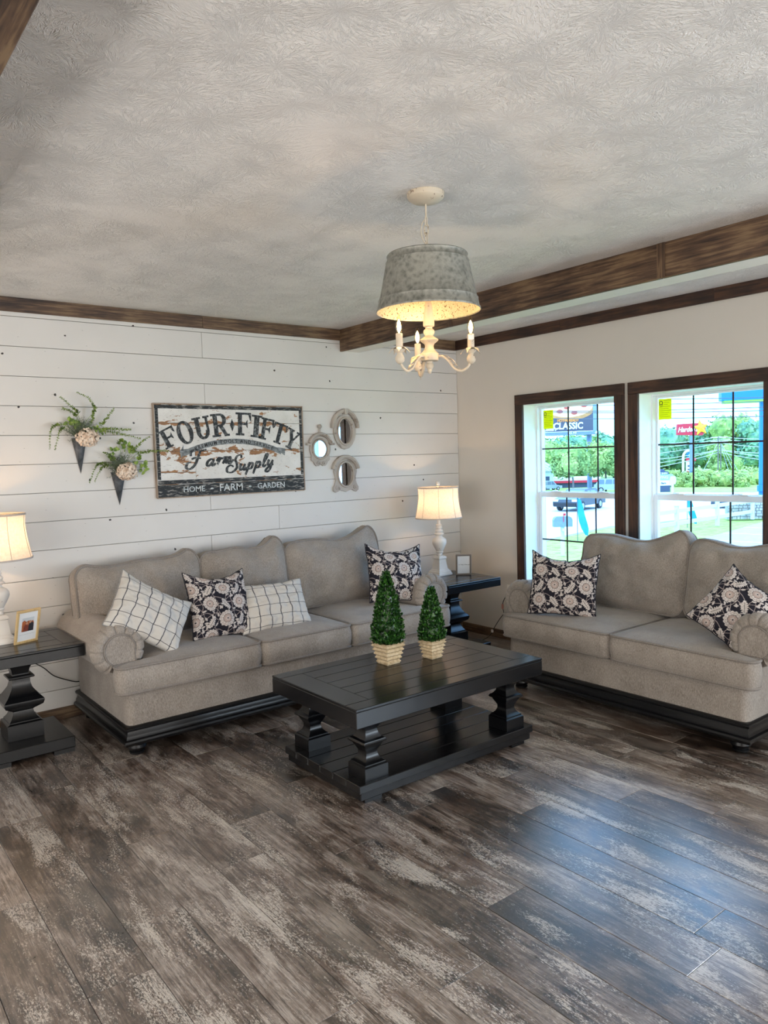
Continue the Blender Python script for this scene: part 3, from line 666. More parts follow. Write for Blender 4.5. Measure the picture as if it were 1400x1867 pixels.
    # back cushions
    for i, (a, b, zb, zt, ear) in enumerate(back_j):
        w_ = b - a; h_ = zt - zb
        def tf(x, y, z, u, w, ear=ear, i=i):
            # y is height here; lift the top edge unevenly, pinch the corners into ears
            top = max(0, w) ** 3
            y += top * (0.012 * math.sin(u * 4.2 + i * 1.3 + seeds) + (0.050 * max(0, ear * u) ** 3) - 0.014 * (1 - u * u))
            z -= 0.0 ; z += 0.020 * top * math.cos(u * 9 + i) * (1 - abs(u)) * .5
            pl = 0.5 + 0.5 * math.cos(u * 22 + i + 2 * wr(x, y, 0, 3, seeds)); z -= 0.010 * pl * max(0, w - .35) * (1 - max(0, w) ** 6)
            return x, y, z
        cb, cp = puff(lambda y: a + .004, lambda y: b - .004, zb, zt, .0, .115, .085, .075, .018, 52, 38, seeds + 5 + i * 1.7, .017, topfn=tf, bot_crown=.02)
        M = Matrix(((1, 0, 0, 0), (0, 0, -1, 0), (0, 1, 0, 0), (0, 0, 0, 1)))
        piv = Vector((0, -.235, zb)); tilt = Matrix.Translation(piv) @ Matrix.Rotation(math.radians(-11), 4, 'X') @ Matrix.Translation(-piv)
        MM = tilt @ Matrix.Translation((0, -.235, 0)) @ M
        cb.xf(MM); cp.xf(MM)
        c = obj('back_cushion', cb, 'sofa', root, smooth=True, auto=70); obj('piping', cp, 'pipe', c, smooth=True)
    return root
sofa = make_sofa('sofa', 'long taupe three-seat sofa against the white plank wall', 'sofa', 2.355, 0.922, [-.345, .33],
                 [(-1.235, -.43, .515, .985, 1), (-.43, .225, .515, 1.0, 1), (.225, 1.07, .515, 1.0, 1)], (-2.268, -.05, 0), 0, 1.0)
love = make_sofa('loveseat', 'taupe two-seat loveseat below the windows', 'sofa', 1.65, 0.944, [-.005],
                 [(-.70, .115, .515, 1.0, 1), (.115, .80, .515, 1.005, 0)], (-.05, -2.335, 0), -PI / 2, 4.0)

# floral print painted per vertex as a woven-in pattern of the cloth
def floral(U, V):
    """U,V arrays in metres on the cloth; returns rgb (linear)"""
    dark = np.array(lin('#23222b')[:3]); lt = np.array(lin('#c9c2bd')[:3]); mid = np.array(lin('#9a8f8c')[:3]); ros = np.array(lin('#b19f97')[:3])
    C = np.tile(dark, U.shape + (1,)).astype(float)
    def put(mask, col): C[mask] = col
    P = 0.205
    def cells(ox, oy):
        cx = np.round((U - ox) / P) * P + ox; cy = np.round((V - oy) / P) * P + oy
        return U - cx, V - cy
    # winding stems
    for ph, am in ((0.0, 0.020), (2.1, 0.026)):
        yy = (V + am * np.sin(U * 2 * PI / P + ph)) ; d = np.abs(((yy / (P / 2)) % 1) - 0.5) * (P / 2); put(d < 0.0016, mid * 1.25)
        xx = (U + am * np.sin(V * 2 * PI / P + ph + 1)); d = np.abs(((xx / (P / 2)) % 1) - 0.5) * (P / 2); put(d < 0.0015, mid * 1.15)
    # small scattered leaves
    for k in range(26):
        rx = (math.sin(k * 12.9898) * 43758.5453) % 1; ry = (math.sin(k * 78.233 + 2) * 12543.31) % 1; a = k * 2.4
        du, dv = cells(rx * P, ry * P); p = du * math.cos(a) + dv * math.sin(a); q = -du * math.sin(a) + dv * math.cos(a)
        put((p / .0125) ** 2 + (q / .0055) ** 2 < 1, lt); put((np.abs(q) < .0008) & (np.abs(p) < .010), mid)
    # serrated big leaves
    for (ox, oy, a) in ((0.60, .08, 1.0), (0.10, .60, 2.2)):
        du, dv = cells(ox * P, oy * P); p = du * math.cos(a) + dv * math.sin(a); q = -du * math.sin(a) + dv * math.cos(a)
        w = .021 * np.sqrt(np.clip(1 - (p / .040) ** 2, 0, 1)) * (0.78 + .22 * np.cos(p * 520))
        put((np.abs(q) < w) & (np.abs(p) < .040), lt); put((np.abs(q) < .0013) & (np.abs(p) < .03), dark)
        put((np.abs(np.abs(q) - np.abs(((p * 70) % 1) - .5) * .016 - .003) < .0009) & (np.abs(q) < w * .8) & (np.abs(p) < .026), mid)
    # flower heads
    for (ox, oy, s) in ((0.0, 0.0, 1.12), (0.5, 0.5, 1.0)):
        du, dv = cells(ox * P + .02, oy * P + .03); r = np.hypot(du, dv) / s; a = np.arctan2(dv, du)
        pet = np.abs(np.cos(a * 7)); R1 = .040 + .006 * pet
        put(r < R1 + .003, dark); put(r < R1, lt)
        put((r < R1 * .93) & (pet < .22) & (r > .016), mid)
        put((np.abs(r - .033 - .004 * pet) < .0012), mid)
        pet2 = np.abs(np.cos(a * 5 + 1)); put(r < .021 + .004 * pet2, ros); put((np.abs(r - .021 - .004 * pet2) < .0011), dark)
        put((r < .012) & (np.cos(a * 6) > 0), lt); put(r < .004, dark)
    return C

def make_pillow(name, label, group, W, H, T, loc, rot, kind, seed, sag=0.0, n=None):
    """rot = (yaw, tilt back, roll in plane); local face looks to -Y"""
    n = n or (230 if kind == 'floral' else 120)
    s = np.linspace(-1, 1, n + 1); s = np.sign(s) * (1 - (1 - np.abs(s)) ** 1.25)
    u, v = np.meshgrid(s, s)
    bow = 0.07
    x = W / 2 * u * (1 - bow * (1 - v ** 2) * u ** 2); z = H / 2 * v * (1 - bow * (1 - u ** 2) * v ** 2)
    env = np.clip((1 - u ** 2), 0, 1) * np.clip((1 - v ** 2), 0, 1)
    th = T / 2 * env ** 0.40
    wx = np.array([[noise.noise(Vector((a * 3.2 + seed, b * 3.2 + seed, 0.3))) + .5 * noise.noise(Vector((a * 8 + seed, b * 8, 1.3))) for a in s[::max(1, n // 46)]] for b in s[::max(1, n // 46)]])
    # bilinear upsample of the crease noise
    m = wx.shape[0]; gi = np.linspace(0, m - 1, n + 1); i0 = np.clip(gi.astype(int), 0, m - 2); fr = gi - i0
    wy = wx[i0, :] * (1 - fr)[:, None] + wx[i0 + 1, :] * fr[:, None]; wf = wy[:, i0] * (1 - fr)[None, :] + wy[:, i0 + 1] * fr[None, :]
    edge = np.clip(env * 6, 0, 1)
    # creases running to the corners
    ang = np.arctan2(v, u); cr_ = np.cos(ang * 4) * -1
    crease = np.clip(cr_, 0, 1) * np.clip(np.hypot(u, v) - .55, 0, 1) * 0.35
    thf = th * (1 - crease * .35) + wf * 0.013 * edge
    # sag: cloth drops at mid top
    z = z - sag * (1 - u ** 2) * np.clip(v, 0, 1) ** 2
    z = z + 0.006 * wf * (1 - edge)
    x = x + 0.004 * wf
    N = n + 1
    front = np.stack([x, -thf, z], -1).reshape(-1, 3); back = np.stack([x, th, z], -1).reshape(-1, 3)
    idx = np.arange(N * N).reshape(N, N)
    bmap = idx + N * N
    bmap[0, :] = idx[0, :]; bmap[-1, :] = idx[-1, :]; bmap[:, 0] = idx[:, 0]; bmap[:, -1] = idx[:, -1]
    fa = np.stack([idx[:-1, :-1], idx[:-1, 1:], idx[1:, 1:], idx[1:, :-1]], -1).reshape(-1, 4)
    step = max(1, n // 40)
    fb = np.stack([bmap[:-1, :-1], bmap[1:, :-1], bmap[1:, 1:], bmap[:-1, 1:]], -1).reshape(-1, 4)
    verts = np.concatenate([front, back]); faces = np.concatenate([fa, fb])
    used = np.zeros(len(verts), bool); used[faces.ravel()] = True; remap = np.cumsum(used) - 1
    verts = verts[used]; faces = remap[faces]
    me = bpy.data.meshes.new(name); me.vertices.add(len(verts)); me.vertices.foreach_set('co', verts.ravel().astype(np.float32))
    me.loops.add(faces.size); me.loops.foreach_set('vertex_index', faces.ravel().astype(np.int32))
    me.polygons.add(len(faces)); me.polygons.foreach_set('loop_start', (np.arange(len(faces)) * 4).astype(np.int32))
    me.polygons.foreach_set('use_smooth', np.ones(len(faces), bool)); me.update(calc_edges=True); me.validate()
    uu = np.concatenate([u.ravel(), u.ravel() + .3])[used]; vv = np.concatenate([v.ravel(), v.ravel()])[used]
    if kind == 'floral':
        colr = floral(uu * W / 2 + seed * .07 + 5, vv * H / 2 + seed * .03 + 5)
        at = me.color_attributes.new('print', 'FLOAT_COLOR', 'POINT'); at.data.foreach_set('color', np.concatenate([colr, np.ones((len(colr), 1))], 1).ravel().astype(np.float32))
    else:
        uvl = me.uv_layers.new(name='uv'); vi = np.empty(len(me.loops), np.int32); me.loops.foreach_get('vertex_index', vi)
        uvl.data.foreach_set('uv', np.stack([(uu[vi] + 1) / 2, (vv[vi] + 1) / 2], -1).ravel().astype(np.float32))
    me.materials.append(MAT[kind])
    root = thing(name, label, 'pillow', loc, 0, group)
    root.rotation_euler = (Matrix.Rotation(rot[0], 3, 'Z') @ Matrix.Rotation(-rot[1], 3, 'X') @ Matrix.Rotation(rot[2], 3, 'Y')).to_euler()
    link('cover', me, root)
    # edge piping
    k = max(1, n // 46)
    bi = [(0, i) for i in range(0, n, k)] + [(j, n) for j in range(0, n, k)] + [(n, i) for i in range(n, 0, -k)] + [(j, 0) for j in range(n, 0, -k)]
    obj('piping', MB().tube([(x[j, i], 0, z[j, i]) for j, i in bi], .0045, 6, closed=True), 'dark_piping' if kind == 'floral' else 'plaid_piping', root, smooth=True)
    return root
R_ = math.radians
make_pillow('throw_pillow', 'plaid cream pillow tipped against the left arm of the long sofa', 'plaid pillows', .475, .36, .16, (-3.22, -0.77, 0.745), (R_(12), R_(24), R_(35)), 'plaid', 1.2, .02)
make_pillow('throw_pillow', 'dark floral pillow between the two plaid pillows', 'floral pillows', .42, .43, .16, (-2.743, -0.68, 0.721), (R_(4), R_(20), R_(3)), 'floral', 2.0, .045)
make_pillow('throw_pillow', 'plaid cream pillow lying right of the floral one on the long sofa', 'plaid pillows', .495, .34, .15, (-2.369, -0.699, 0.657), (R_(-4), R_(30), R_(1)), 'plaid', 3.1, .01)
make_pillow('throw_pillow', 'dark floral pillow at the right end of the long sofa', 'floral pillows', .45, .44, .16, (-1.299, -0.66, 0.746), (R_(-14), R_(18), R_(4)), 'floral', 4.4, .05)
make_pillow('throw_pillow', 'dark floral pillow on the loveseat in front of the window corner', 'floral pillows', .445, .425, .16, (-0.809, -1.839, 0.732), (R_(-57), R_(16), R_(3)), 'floral', 5.7, .045)
make_pillow('throw_pillow', 'dark floral pillow slumped against the near arm of the loveseat', 'floral pillows', .38, .39, .17, (-.74, -2.985, .705), (R_(-70), R_(26), R_(36)), 'floral', 7.5, .02)

# ------------------------------------------------------------------ tables
def top_boards(root, x0, x1, y0, y1, z0, z1, border, nin, end=None):
    """breadboard top: frame boards round parallel inner boards, open joints between"""
    gp = .0012; end = end or border
    ya, yb = y0 + border, y1 - border
    obj('board', MB().box(x0, x0 + end, ya + gp, yb - gp, z0, z1, .0025), 'black', root); obj('board', MB().box(x1 - end, x1, ya + gp, yb - gp, z0, z1, .0025), 'black', root)
    obj('board', MB().box(x0, x1, y0, ya - gp, z0, z1, .0025), 'black', root); obj('board', MB().box(x0, x1, yb + gp, y1, z0, z1, .0025), 'black', root)
    for i in range(nin):
        a = ya + (yb - ya) * i / nin; b = ya + (yb - ya) * (i + 1) / nin
        obj('board', MB().box(x0 + end + gp, x1 - end - gp, a + gp, b - gp, z0, z1, .0022), 'black', root)
CLEG = [(.083, .388), (.083, .372), (.070, .371), (.058, .362), (.044, .347), (.035, .332), (.034, .325), (.038, .305), (.050, .288), (.062, .282), (.064, .277), (.067, .273), (.064, .267), (.052, .262), (.050, .254), (.042, .240), (.033, .222), (.033, .206), (.039, .190), (.050, .178), (.060, .172), (.060, .166), (.068, .160), (.068, .1005)]
def legs_mb(prof): return MB().lathe(prof[::-1], sq=True)
ct = thing('coffee_table', 'black rectangular coffee table with four square turned legs', 'table', (-2.249, -1.955, 0))
hx, hy = .632, .378
top = obj('tabletop', MB().box(-hx, hx, -hy, hy, .389, .4665, .003), 'black', ct)
top_boards(top, -hx, hx, -hy, hy, .467, .48, .085, 5, .135)
for sx in (-1, 1):
    for sy in (-1, 1): obj('leg', legs_mb(CLEG), 'black_paint', ct, (sx * .478, sy * .245, 0), smooth=True, auto=28)
lo = obj('lower_shelf', MB().box(-.583, .583, -.325, .325, .022, .062, .004).box(-.57, .57, -.312, .312, .062, .09), 'black_paint', ct)
for i in range(6):
    a = -.336 + .672 * i / 6; b = a + .672 / 6
    obj('board', MB().box(-.595, .595, a + .001, b - .001, .0625, .10, .0025), 'black', lo)
for sx in (-1, 1):
    for sy in (-1, 1): obj('foot', MB().box(-.05, .05, -.05, .05, 0, .0215), 'black_paint', ct, (sx * .5, sy * .26, 0))
ELEG = [(.085, .5495), (.085, .535), (.078, .530), (.062, .510), (.048, .480), (.042, .452), (.044, .445), (.066, .440), (.068, .434), (.066, .429), (.047, .423), (.047, .400), (.054, .372), (.070, .346), (.082, .328), (.090, .322), (.093, .318), (.104, .306), (.105, .296), (.098, .276), (.072, .258), (.060, .251), (.052, .243), (.056, .226), (.066, .206), (.076, .194), (.080, .190), (.080, .184), (.094, .178), (.094, .0905)]
def end_table(label, loc, rz=0):
    t = thing('end_table', label, 'table', loc, rz, 'black end tables'); h = .287
    tp = obj('tabletop', MB().box(-h, h, -h, h, .5505, .6065, .003), 'black', t); top_boards(tp, -h, h, -h, h, .607, .62, .075, 3, .09)
    obj('pedestal', legs_mb(ELEG), 'black_paint', t, smooth=True, auto=28)
    bs = obj('base_platform', MB().box(-.225, .225, -.225, .225, .024, .089, .004), 'black_paint', t)
    for sx in (-1, 1):
        for sy in (-1, 1): obj('foot', MB().prism([(-.055, 0), (.055, 0), (.055, .0235), (-.055, .0235)], -.03, .03), 'black_paint', t, (sx * .165, sy * .19, 0))
    return t
endL = end_table('black square end table left of the long sofa', (-3.863, -.42, 0))
endR = end_table('black square end table in the corner between the two sofas', (-.645, -.558, 0))

# ------------------------------------------------------------------ table lamps
def table_lamp(label, loc, rz, ph):
    t = thing('table_lamp', label, 'lamp', loc, rz, 'white table lamps')
    sqp = [(.073, 0), (.073, .012), (.068, .018), (.066, .030), (.058, .036), (.055, .043), (.048, .050), (.046, .056), (.036, .128), (.037, .132), (.042, .137), (.042, .146), (.038, .152), (.030, .158), (.026, .160)]
    obj('pedestal', MB().lathe(sqp, sq=True), 'lamp_base', t, smooth=True, auto=25)
    rp = [(.024, .1605), (.026, .166), (.023, .172), (.022, .182), (.030, .188), (.032, .194), (.026, .199), (.030, .206), (.045, .232), (.056, .254), (.061, .272), (.060, .288), (.050, .304), (.034, .314), (.026, .318), (.024, .326), (.028, .332), (.039, .338), (.041, .343), (.034, .350), (.027, .354), (.031, .362), (.034, .368), (.030, .376), (.023, .382), (.024, .390), (.029, .395), (.024, .401), (.023, .408), (.028, .414), (.025, .420), (.015, .426), (.014, .470)]
    obj('turned_stem', MB().lathe(rp, 32), 'lamp_base', t, smooth=True, auto=40)
    so = obj('bulb_socket', MB().lathe([(.016, .4705), (.016, .52), (.012, .525)], 16), 'lamp_base', t, smooth=True)
    obj('bulb', MB().lathe([(.012, .526), (.016, .535), (.030, .562), (.031, .580), (.022, .602), (.004, .611)], 20), 'lamp_bulb', t, smooth=True)
    z0, z1 = .478, .728
    sp = []
    for k in range(13):
        f = k / 12; r = .193 + (.160 - .193) * (1 - (1 - f) ** 1.8) + .008 * max(0, f - .7) / .3; sp.append((r, z0 + (z1 - z0) * f))
    n = 40; mb = MB(); mb.lathe(sp, n, caps=False); sh = obj('lamp_shade', mb, 'shade', t, smooth=True)
    for (r, z) in (sp[0], sp[-1]): obj('trim_band', MB().lathe([(r - .001, z - .005), (r + .0022, z - .005), (r + .0022, z + .005), (r - .001, z + .005), (r - .001, z - .005)], n, caps=False), 'shade_trim', sh, smooth=True, auto=30)
    for k in range(8):
        a = ph + k * PI / 4; obj('seam', MB().tube([((r + .001) * math.cos(a), (r + .001) * math.sin(a), z) for r, z in sp], .0016, 5), 'shade_trim', sh)
    obj('harp', MB().tube(smooth_path([(.0, .0, z1 + .004), (.035, 0, z1 - .03), (.05, 0, .61), (.018, 0, .52)]), .0018, 5).tube(smooth_path([(.0, .0, z1 + .004), (-.035, 0, z1 - .03), (-.05, 0, .61), (-.018, 0, .52)]), .0018, 5).tube([(-.165, 0, z1), (.165, 0, z1)], .0015, 5), 'galv', t)
    obj('finial', MB().lathe([(.004, z1), (.006, z1 + .010), (.010, z1 + .014), (.006, z1 + .018), (.017, z1 + .028), (.019, z1 + .038), (.014, z1 + .05), (.003, z1 + .056)], 20), 'lamp_base', t, smooth=True)
    p = light('lamp_light', 'POINT', (0, 0, .60), 6.0, (1.0, .58, .26), shadow_soft_size=.03); p.parent = t
    return t
table_lamp('white turned table lamp on the left end table', (-3.93, -.34, .6205), 0, .25)
table_lamp('white turned table lamp on the corner end table between sofas', (-.60, -.385, .6205), 0, -PI / 2 - .72)

# photo frames
def photo_frame(label, loc, rz, tilt, w, h, fw, m):
    t = thing('photo_frame', label, 'frame', loc, rz); th = .014
    M = Matrix.Rotation(-tilt, 4, 'X')
    def put(name, mb, mm, par): mb.xf(M); return obj(name, mb, mm, par)
    hw = w / 2
    fr = MB().box(-hw, hw, -th, 0, 0, fw, .002).box(-hw, hw, -th, 0, h - fw, h, .002).box(-hw, -hw + fw, -th, 0, fw, h - fw, .002).box(hw - fw, hw, -th, 0, fw, h - fw, .002)
    put('frame', fr, m, t)
    mt = put('mat_board', MB().box(-hw + fw, hw - fw, -.008, -.004, fw, h - fw), 'paper', t)
    put('easel_back', MB().box(-hw + .004, hw - .004, -.0039, .001, .004, h - .004).prism([(-.02, .0015), (.02, .0015), (.02, h * .7), (-.02, h * .7)], .001, .003), 'cord', t)
    st = MB().add([(-.016, .003, h * .68), (.016, .003, h * .68), (.022, .07, .012), (-.022, .07, .012), (-.016, .006, h * .68), (.016, .006, h * .68), (.022, .073, .012), (-.022, .073, .012)], [(0, 1, 2, 3), (4, 7, 6, 5), (0, 4, 5, 1), (1, 5, 6, 2), (2, 6, 7, 3), (3, 7, 4, 0)])
    put('easel_leg', st, 'cord', t)
    return t, mt, M, put
t, mt, M, put = photo_frame('pale oak photo frame leaning on the left end table', (-3.823, -.433, .6215), R_(20), R_(-15), .142, .200, .014, 'oak')
# the photograph in it: a couple among autumn leaves, flat print
MAT['ph_sky'] = simple('print_pale_sky', '#cfd6da', 0.5); MAT['ph_orange'] = simple('print_autumn_orange', '#a8603a', 0.5, var=.35, scale=90); MAT['ph_dark'] = simple('print_dark_coat', '#33343a', 0.5); MAT['ph_skin'] = simple('print_skin', '#c79a80', 0.5); MAT['ph_rust'] = simple('print_rust_dress', '#7d4034', 0.5, var=.2, scale=70)
def flat(name, poly, d, m, par): return put(name, MB().prism(poly, -.0084 - d, -.0081 - d), m, par)
flat('print', [(-.035, .070), (.037, .070), (.037, .152), (-.035, .152)], 0, 'ph_sky', mt)
flat('print', [(-.035, .070), (.037, .070), (.037, .118), (.030, .132), (.018, .126), (.005, .134), (-.010, .128), (-.022, .138), (-.035, .130)], .0004, 'ph_orange', mt)
flat('print', [(.004, .070), (.036, .070), (.036, .112), (.028, .122), (.012, .120), (.004, .104)], .0008, 'ph_dark', mt)
flat('print', [(-.026, .070), (.004, .070), (.006, .098), (-.004, .114), (-.016, .112), (-.025, .094)], .0011, 'ph_rust', mt)
flat('print', arc(.014, .126, .007, .009, 0, 350, 12), .0014, 'ph_skin', mt); flat('print', arc(-.006, .119, .0065, .008, 0, 350, 12), .0015, 'ph_skin', mt)
flat('print', [(-.05, .052), (.05, .052), (.05, .0525), (-.05, .0525)], 0, 'greywood', mt)
t, mt, M, put = photo_frame('small grey-brown frame with handwriting on the corner end table', (-.476, -.537, .6215), R_(-38), R_(-8), .128, .176, .0135, 'greywood')
def script_line(mb, words_, x, z, s, w, yy):
    """tiny handwriting: looping strokes, slanted"""
    for wd in words_:
        pts = []
        for k, ch in enumerate(wd):
            up = 1.9 if ch in 'lkhtbdfSLIYT' else 1.0; dn = -1.0 if ch in 'ygpj' else 0.0
            pts += [(x, z), (x + .35 * s + up * s * .25, z + up * s), (x + .55 * s, z + dn * s), (x + .8 * s, z + .2 * s)]; x += .85 * s
        path = smooth_path([(a, yy, b) for a, b in pts], 4); mb.tube(path, w, 4); x += 1.3 * s
    return mb
put('handwriting', script_line(MB(), ['so', 'lucky', 'I', 'love', 'you'], -.040, .086, .0050, .00045, -.0086), 'ink', mt)

# ------------------------------------------------------------------ topiaries on the coffee table
def topiary(label, loc, rz, ph, pw0, pw1, th, tr, seed):
    rnd = random.Random(seed); t = thing('potted_topiary', label, 'plant', loc, rz, 'cone topiaries on the coffee table')
    prof = [(pw0, 0)]; nrib = 5
    for k in range(nrib):
        for q in range(5):
            f = (k + q / 5) / nrib; prof.append((pw0 + (pw1 - pw0) * f + .0045 * math.sin(PI * 2 * q / 5) + .0, .004 + f * (ph - .008)))
    prof += [(pw1 + .001, ph - .004), (pw1 + .001, ph), (pw1 - .008, ph), (pw1 - .010, ph - .012)]
    obj('pot', MB().lathe(prof, sq=True), 'pot', t, smooth=True, auto=50)
    obj('moss', MB().box(-pw1 + .011, pw1 - .011, -pw1 + .011, pw1 - .011, ph - .03, ph - .012), 'soil', t)
    obj('trunk', MB().tube([(0, 0, ph - .03), (0, 0, ph + th * .8)], .006, 8), 'stem', t)
    core = MB().lathe([(tr * .75, ph + .004), (tr * .86, ph + th * .12), (tr * .76, ph + th * .35), (tr * .48, ph + th * .68), (tr * .16, ph + th * .93), (.002, ph + th * .97)], 20)
    mb = MB(); N = int(1500 * (th / .28))
    mb.add(core.v, core.f)
    for i in range(N):
        f = rnd.random() ** 1.15; z = ph - .004 + th * f
        prof_r = tr * (1.0 - .10 * max(0, .12 - f) / .12) * (1 - f ** 1.45) ** 0.92 + .004
        a = rnd.random() * 2 * PI; r = prof_r * (.80 + .26 * rnd.random())
        c = Vector((r * math.cos(a), r * math.sin(a), z))
        d = Vector((math.cos(a), math.sin(a), .75 + .6 * rnd.random())).normalized(); d = (d + Vector((rnd.uniform(-.5, .5), rnd.uniform(-.5, .5), rnd.uniform(-.5, .5)))).normalized()
        sd = d.cross(Vector((rnd.uniform(-1, 1), rnd.uniform(-1, 1), rnd.uniform(-.3, 1)))).normalized(); up = sd.cross(d)
        L = rnd.uniform(.015, .027); w = L * .30
        mb.add([c, c + d * L * .35 + sd * w, c + d * L * .75 + sd * w * .8, c + d * L + up * .001, c + d * L * .75 - sd * w * .8, c + d * L * .35 - sd * w, c + d * L * .5 - up * w * .5], [(0, 1, 6), (1, 2, 6), (2, 3, 6), (3, 4, 6), (4, 5, 6), (5, 0, 6)])
    me = bpy.data.meshes.new('foliage'); me.from_pydata(mb.v, [], mb.f); me.update(); me.materials.append(MAT['boxwood'])
    fo = obj('foliage', me, None, t); fo['kind'] = 'stuff'
    return t
topiary('taller boxwood cone topiary in a ribbed stone-coloured pot', (-2.285, -1.815, .4802), R_(2), .118, .044, .066, .380, .079, 3)
topiary('shorter boxwood cone topiary in a ribbed stone-coloured pot', (-2.035, -1.895, .4802), R_(3), .104, .037, .056, .285, .064, 8)

# ------------------------------------------------------------------ wall planters
def fern_spray(pts, rnd, s=1.0):
    mb = MB(); path = smooth_path(pts, 7); mb.tube(path, .0011, 4)
    n = len(path); k0 = int(n * .35)
    for i in range(k0, n):
        f = (i - k0) / max(1, n - k0)
        for rep in range(6):
            p = path[i] + Vector((rnd.uniform(-1, 1), rnd.uniform(-1, 1), rnd.uniform(-1, 1))) * .003
            tdir = (path[min(i + 1, n - 1)] - path[max(i - 1, 0)]).normalized()
            a = rnd.random() * 2 * PI; x = tdir.cross(Vector((0, 1, .1))).normalized(); y = x.cross(tdir)
            d = (x * math.cos(a) + y * math.sin(a) + tdir * .45).normalized(); L = (.0175 - .009 * f) * s * rnd.uniform(.8, 1.2); w = L * .42; sd = d.cross(tdir).normalized()
            mb.add([p, p + d * L * .5 + sd * w, p + d * L, p + d * L * .5 - sd * w], [(0, 1, 2), (0, 2, 3)])
    return mb
def leafy(mb, c, d, L, w):
    d = Vector(d).normalized(); sd = d.cross(Vector((0, -1, 0))).normalized(); c = Vector(c); up = Vector((0, -1, 0))
    mb.add([c, c + d * L * .3 + sd * w + up * .002, c + d * L * .7 + sd * w * .8 + up * .003, c + d * L, c + d * L * .7 - sd * w * .8 + up * .003, c + d * L * .3 - sd * w + up * .002, c + d * L * .5 + up * .006],
           [(0, 1, 6), (1, 2, 6), (2, 3, 6), (3, 4, 6), (4, 5, 6), (5, 0, 6)])
def planter(label, loc, sprays, leaves, seed, H, Rc):
    rnd = random.Random(seed); t = thing('wall_planter', label, 'planter', loc, 0, 'metal cone planters')
    # half cone: flat back on the wall, faceted front
    n = 12; vs = [(0, -.004, 0)]; 
    for i in range(n + 1):
        a = PI + PI * i / n; vs.append((Rc * math.cos(a), Rc * .95 * math.sin(a) - .003, H))
    fs = [(0, i + 1, i + 2) for i in range(n)] + [(0, n + 1, 1)]
    cone = obj('metal_cone', MB().add(vs, fs), 'zinc', t, smooth=True, auto=40)
    obj('rim', MB().tube([Vector(v) for v in vs[1:]], .0025, 6), 'zinc', cone, smooth=True)
    for s in sprays: obj('fern_spray', fern_spray([(a, -.02 - b_, c) for a, b_, c in s], rnd), 'fern', t)
    mb = MB()
    for (x, z, n_, sz) in leaves:
        for k in range(n_):
            a = rnd.uniform(0, 2 * PI); leafy(mb, (x + rnd.uniform(-.012, .012), -.035 - rnd.uniform(0, .03), z + rnd.uniform(-.012, .012)), (math.cos(a), rnd.uniform(-.4, .2), math.sin(a)), sz * rnd.uniform(.8, 1.2), sz * .33)
    obj('broad_leaf_sprig', mb, 'fern', t)
    mb = MB()
    for k in range(150):
        a = rnd.gauss(PI / 2, .75); L = rnd.uniform(.05, .125); c = Vector((rnd.uniform(-.03, .03), -.03 - rnd.uniform(0, .04), H + .0 + rnd.uniform(-.01, .035)))
        d = Vector((math.cos(a), rnd.uniform(-.35, .15), math.sin(a) * .9)).normalized(); sd = d.cross(Vector((0, 1, 0))).normalized() * .0016
        mb.add([c - sd, c + sd, c + d * L + sd * .3, c + d * L - sd * .3], [(0, 1, 2, 3)])
        for q in range(5):
            f = .3 + .14 * q; p = c + d * L * f; e = (sd.normalized() * (1 if q % 2 else -1) + d).normalized() * .012; mb.add([p, p + e + d * .003, p + e * .8 - d * .002], [(0, 1, 2)])
    o = obj('dusty_filler', mb, 'dusty', t); o['kind'] = 'stuff'
    # hydrangea head: clustered four petal florets
    hc = Vector((.030, -.085, H + .004)); rr = Vector((.068, .046, .055)); fl = MB()
    fl.ball(hc, .034, 12)
    for k in range(95):
        z = 1 - 2 * (k + .5) / 95; a = k * 2.39996; q = math.sqrt(1 - z * z); d = Vector((q * math.cos(a), z * .9 if False else q * math.sin(a), z))
        c = hc + Vector((d.x * rr.x, d.y * rr.y, d.z * rr.z)) * rnd.uniform(.82, 1.05); nrm = Vector((d.x / rr.x, d.y / rr.y, d.z / rr.z)).normalized()
        x = nrm.cross(Vector((rnd.uniform(-1, 1), rnd.uniform(-1, 1), rnd.uniform(-1, 1)))).normalized(); y = nrm.cross(x)
        for j in range(4):
            b = j * PI / 2 + rnd.uniform(-.2, .2); e = x * math.cos(b) + y * math.sin(b); s2 = nrm.cross(e); L = rnd.uniform(.012, .018)
            fl.add([c, c + e * L * .55 + s2 * L * .5 + nrm * .003, c + e * L + nrm * rnd.uniform(.0, .008), c + e * L * .55 - s2 * L * .5 + nrm * .003], [(0, 1, 2), (0, 2, 3)])
    me = bpy.data.meshes.new('flower_head'); me.from_pydata(fl.v, [], fl.f); me.update(); me.materials.append(MAT['petal']); obj('flower_head', me, None, t)
    return t
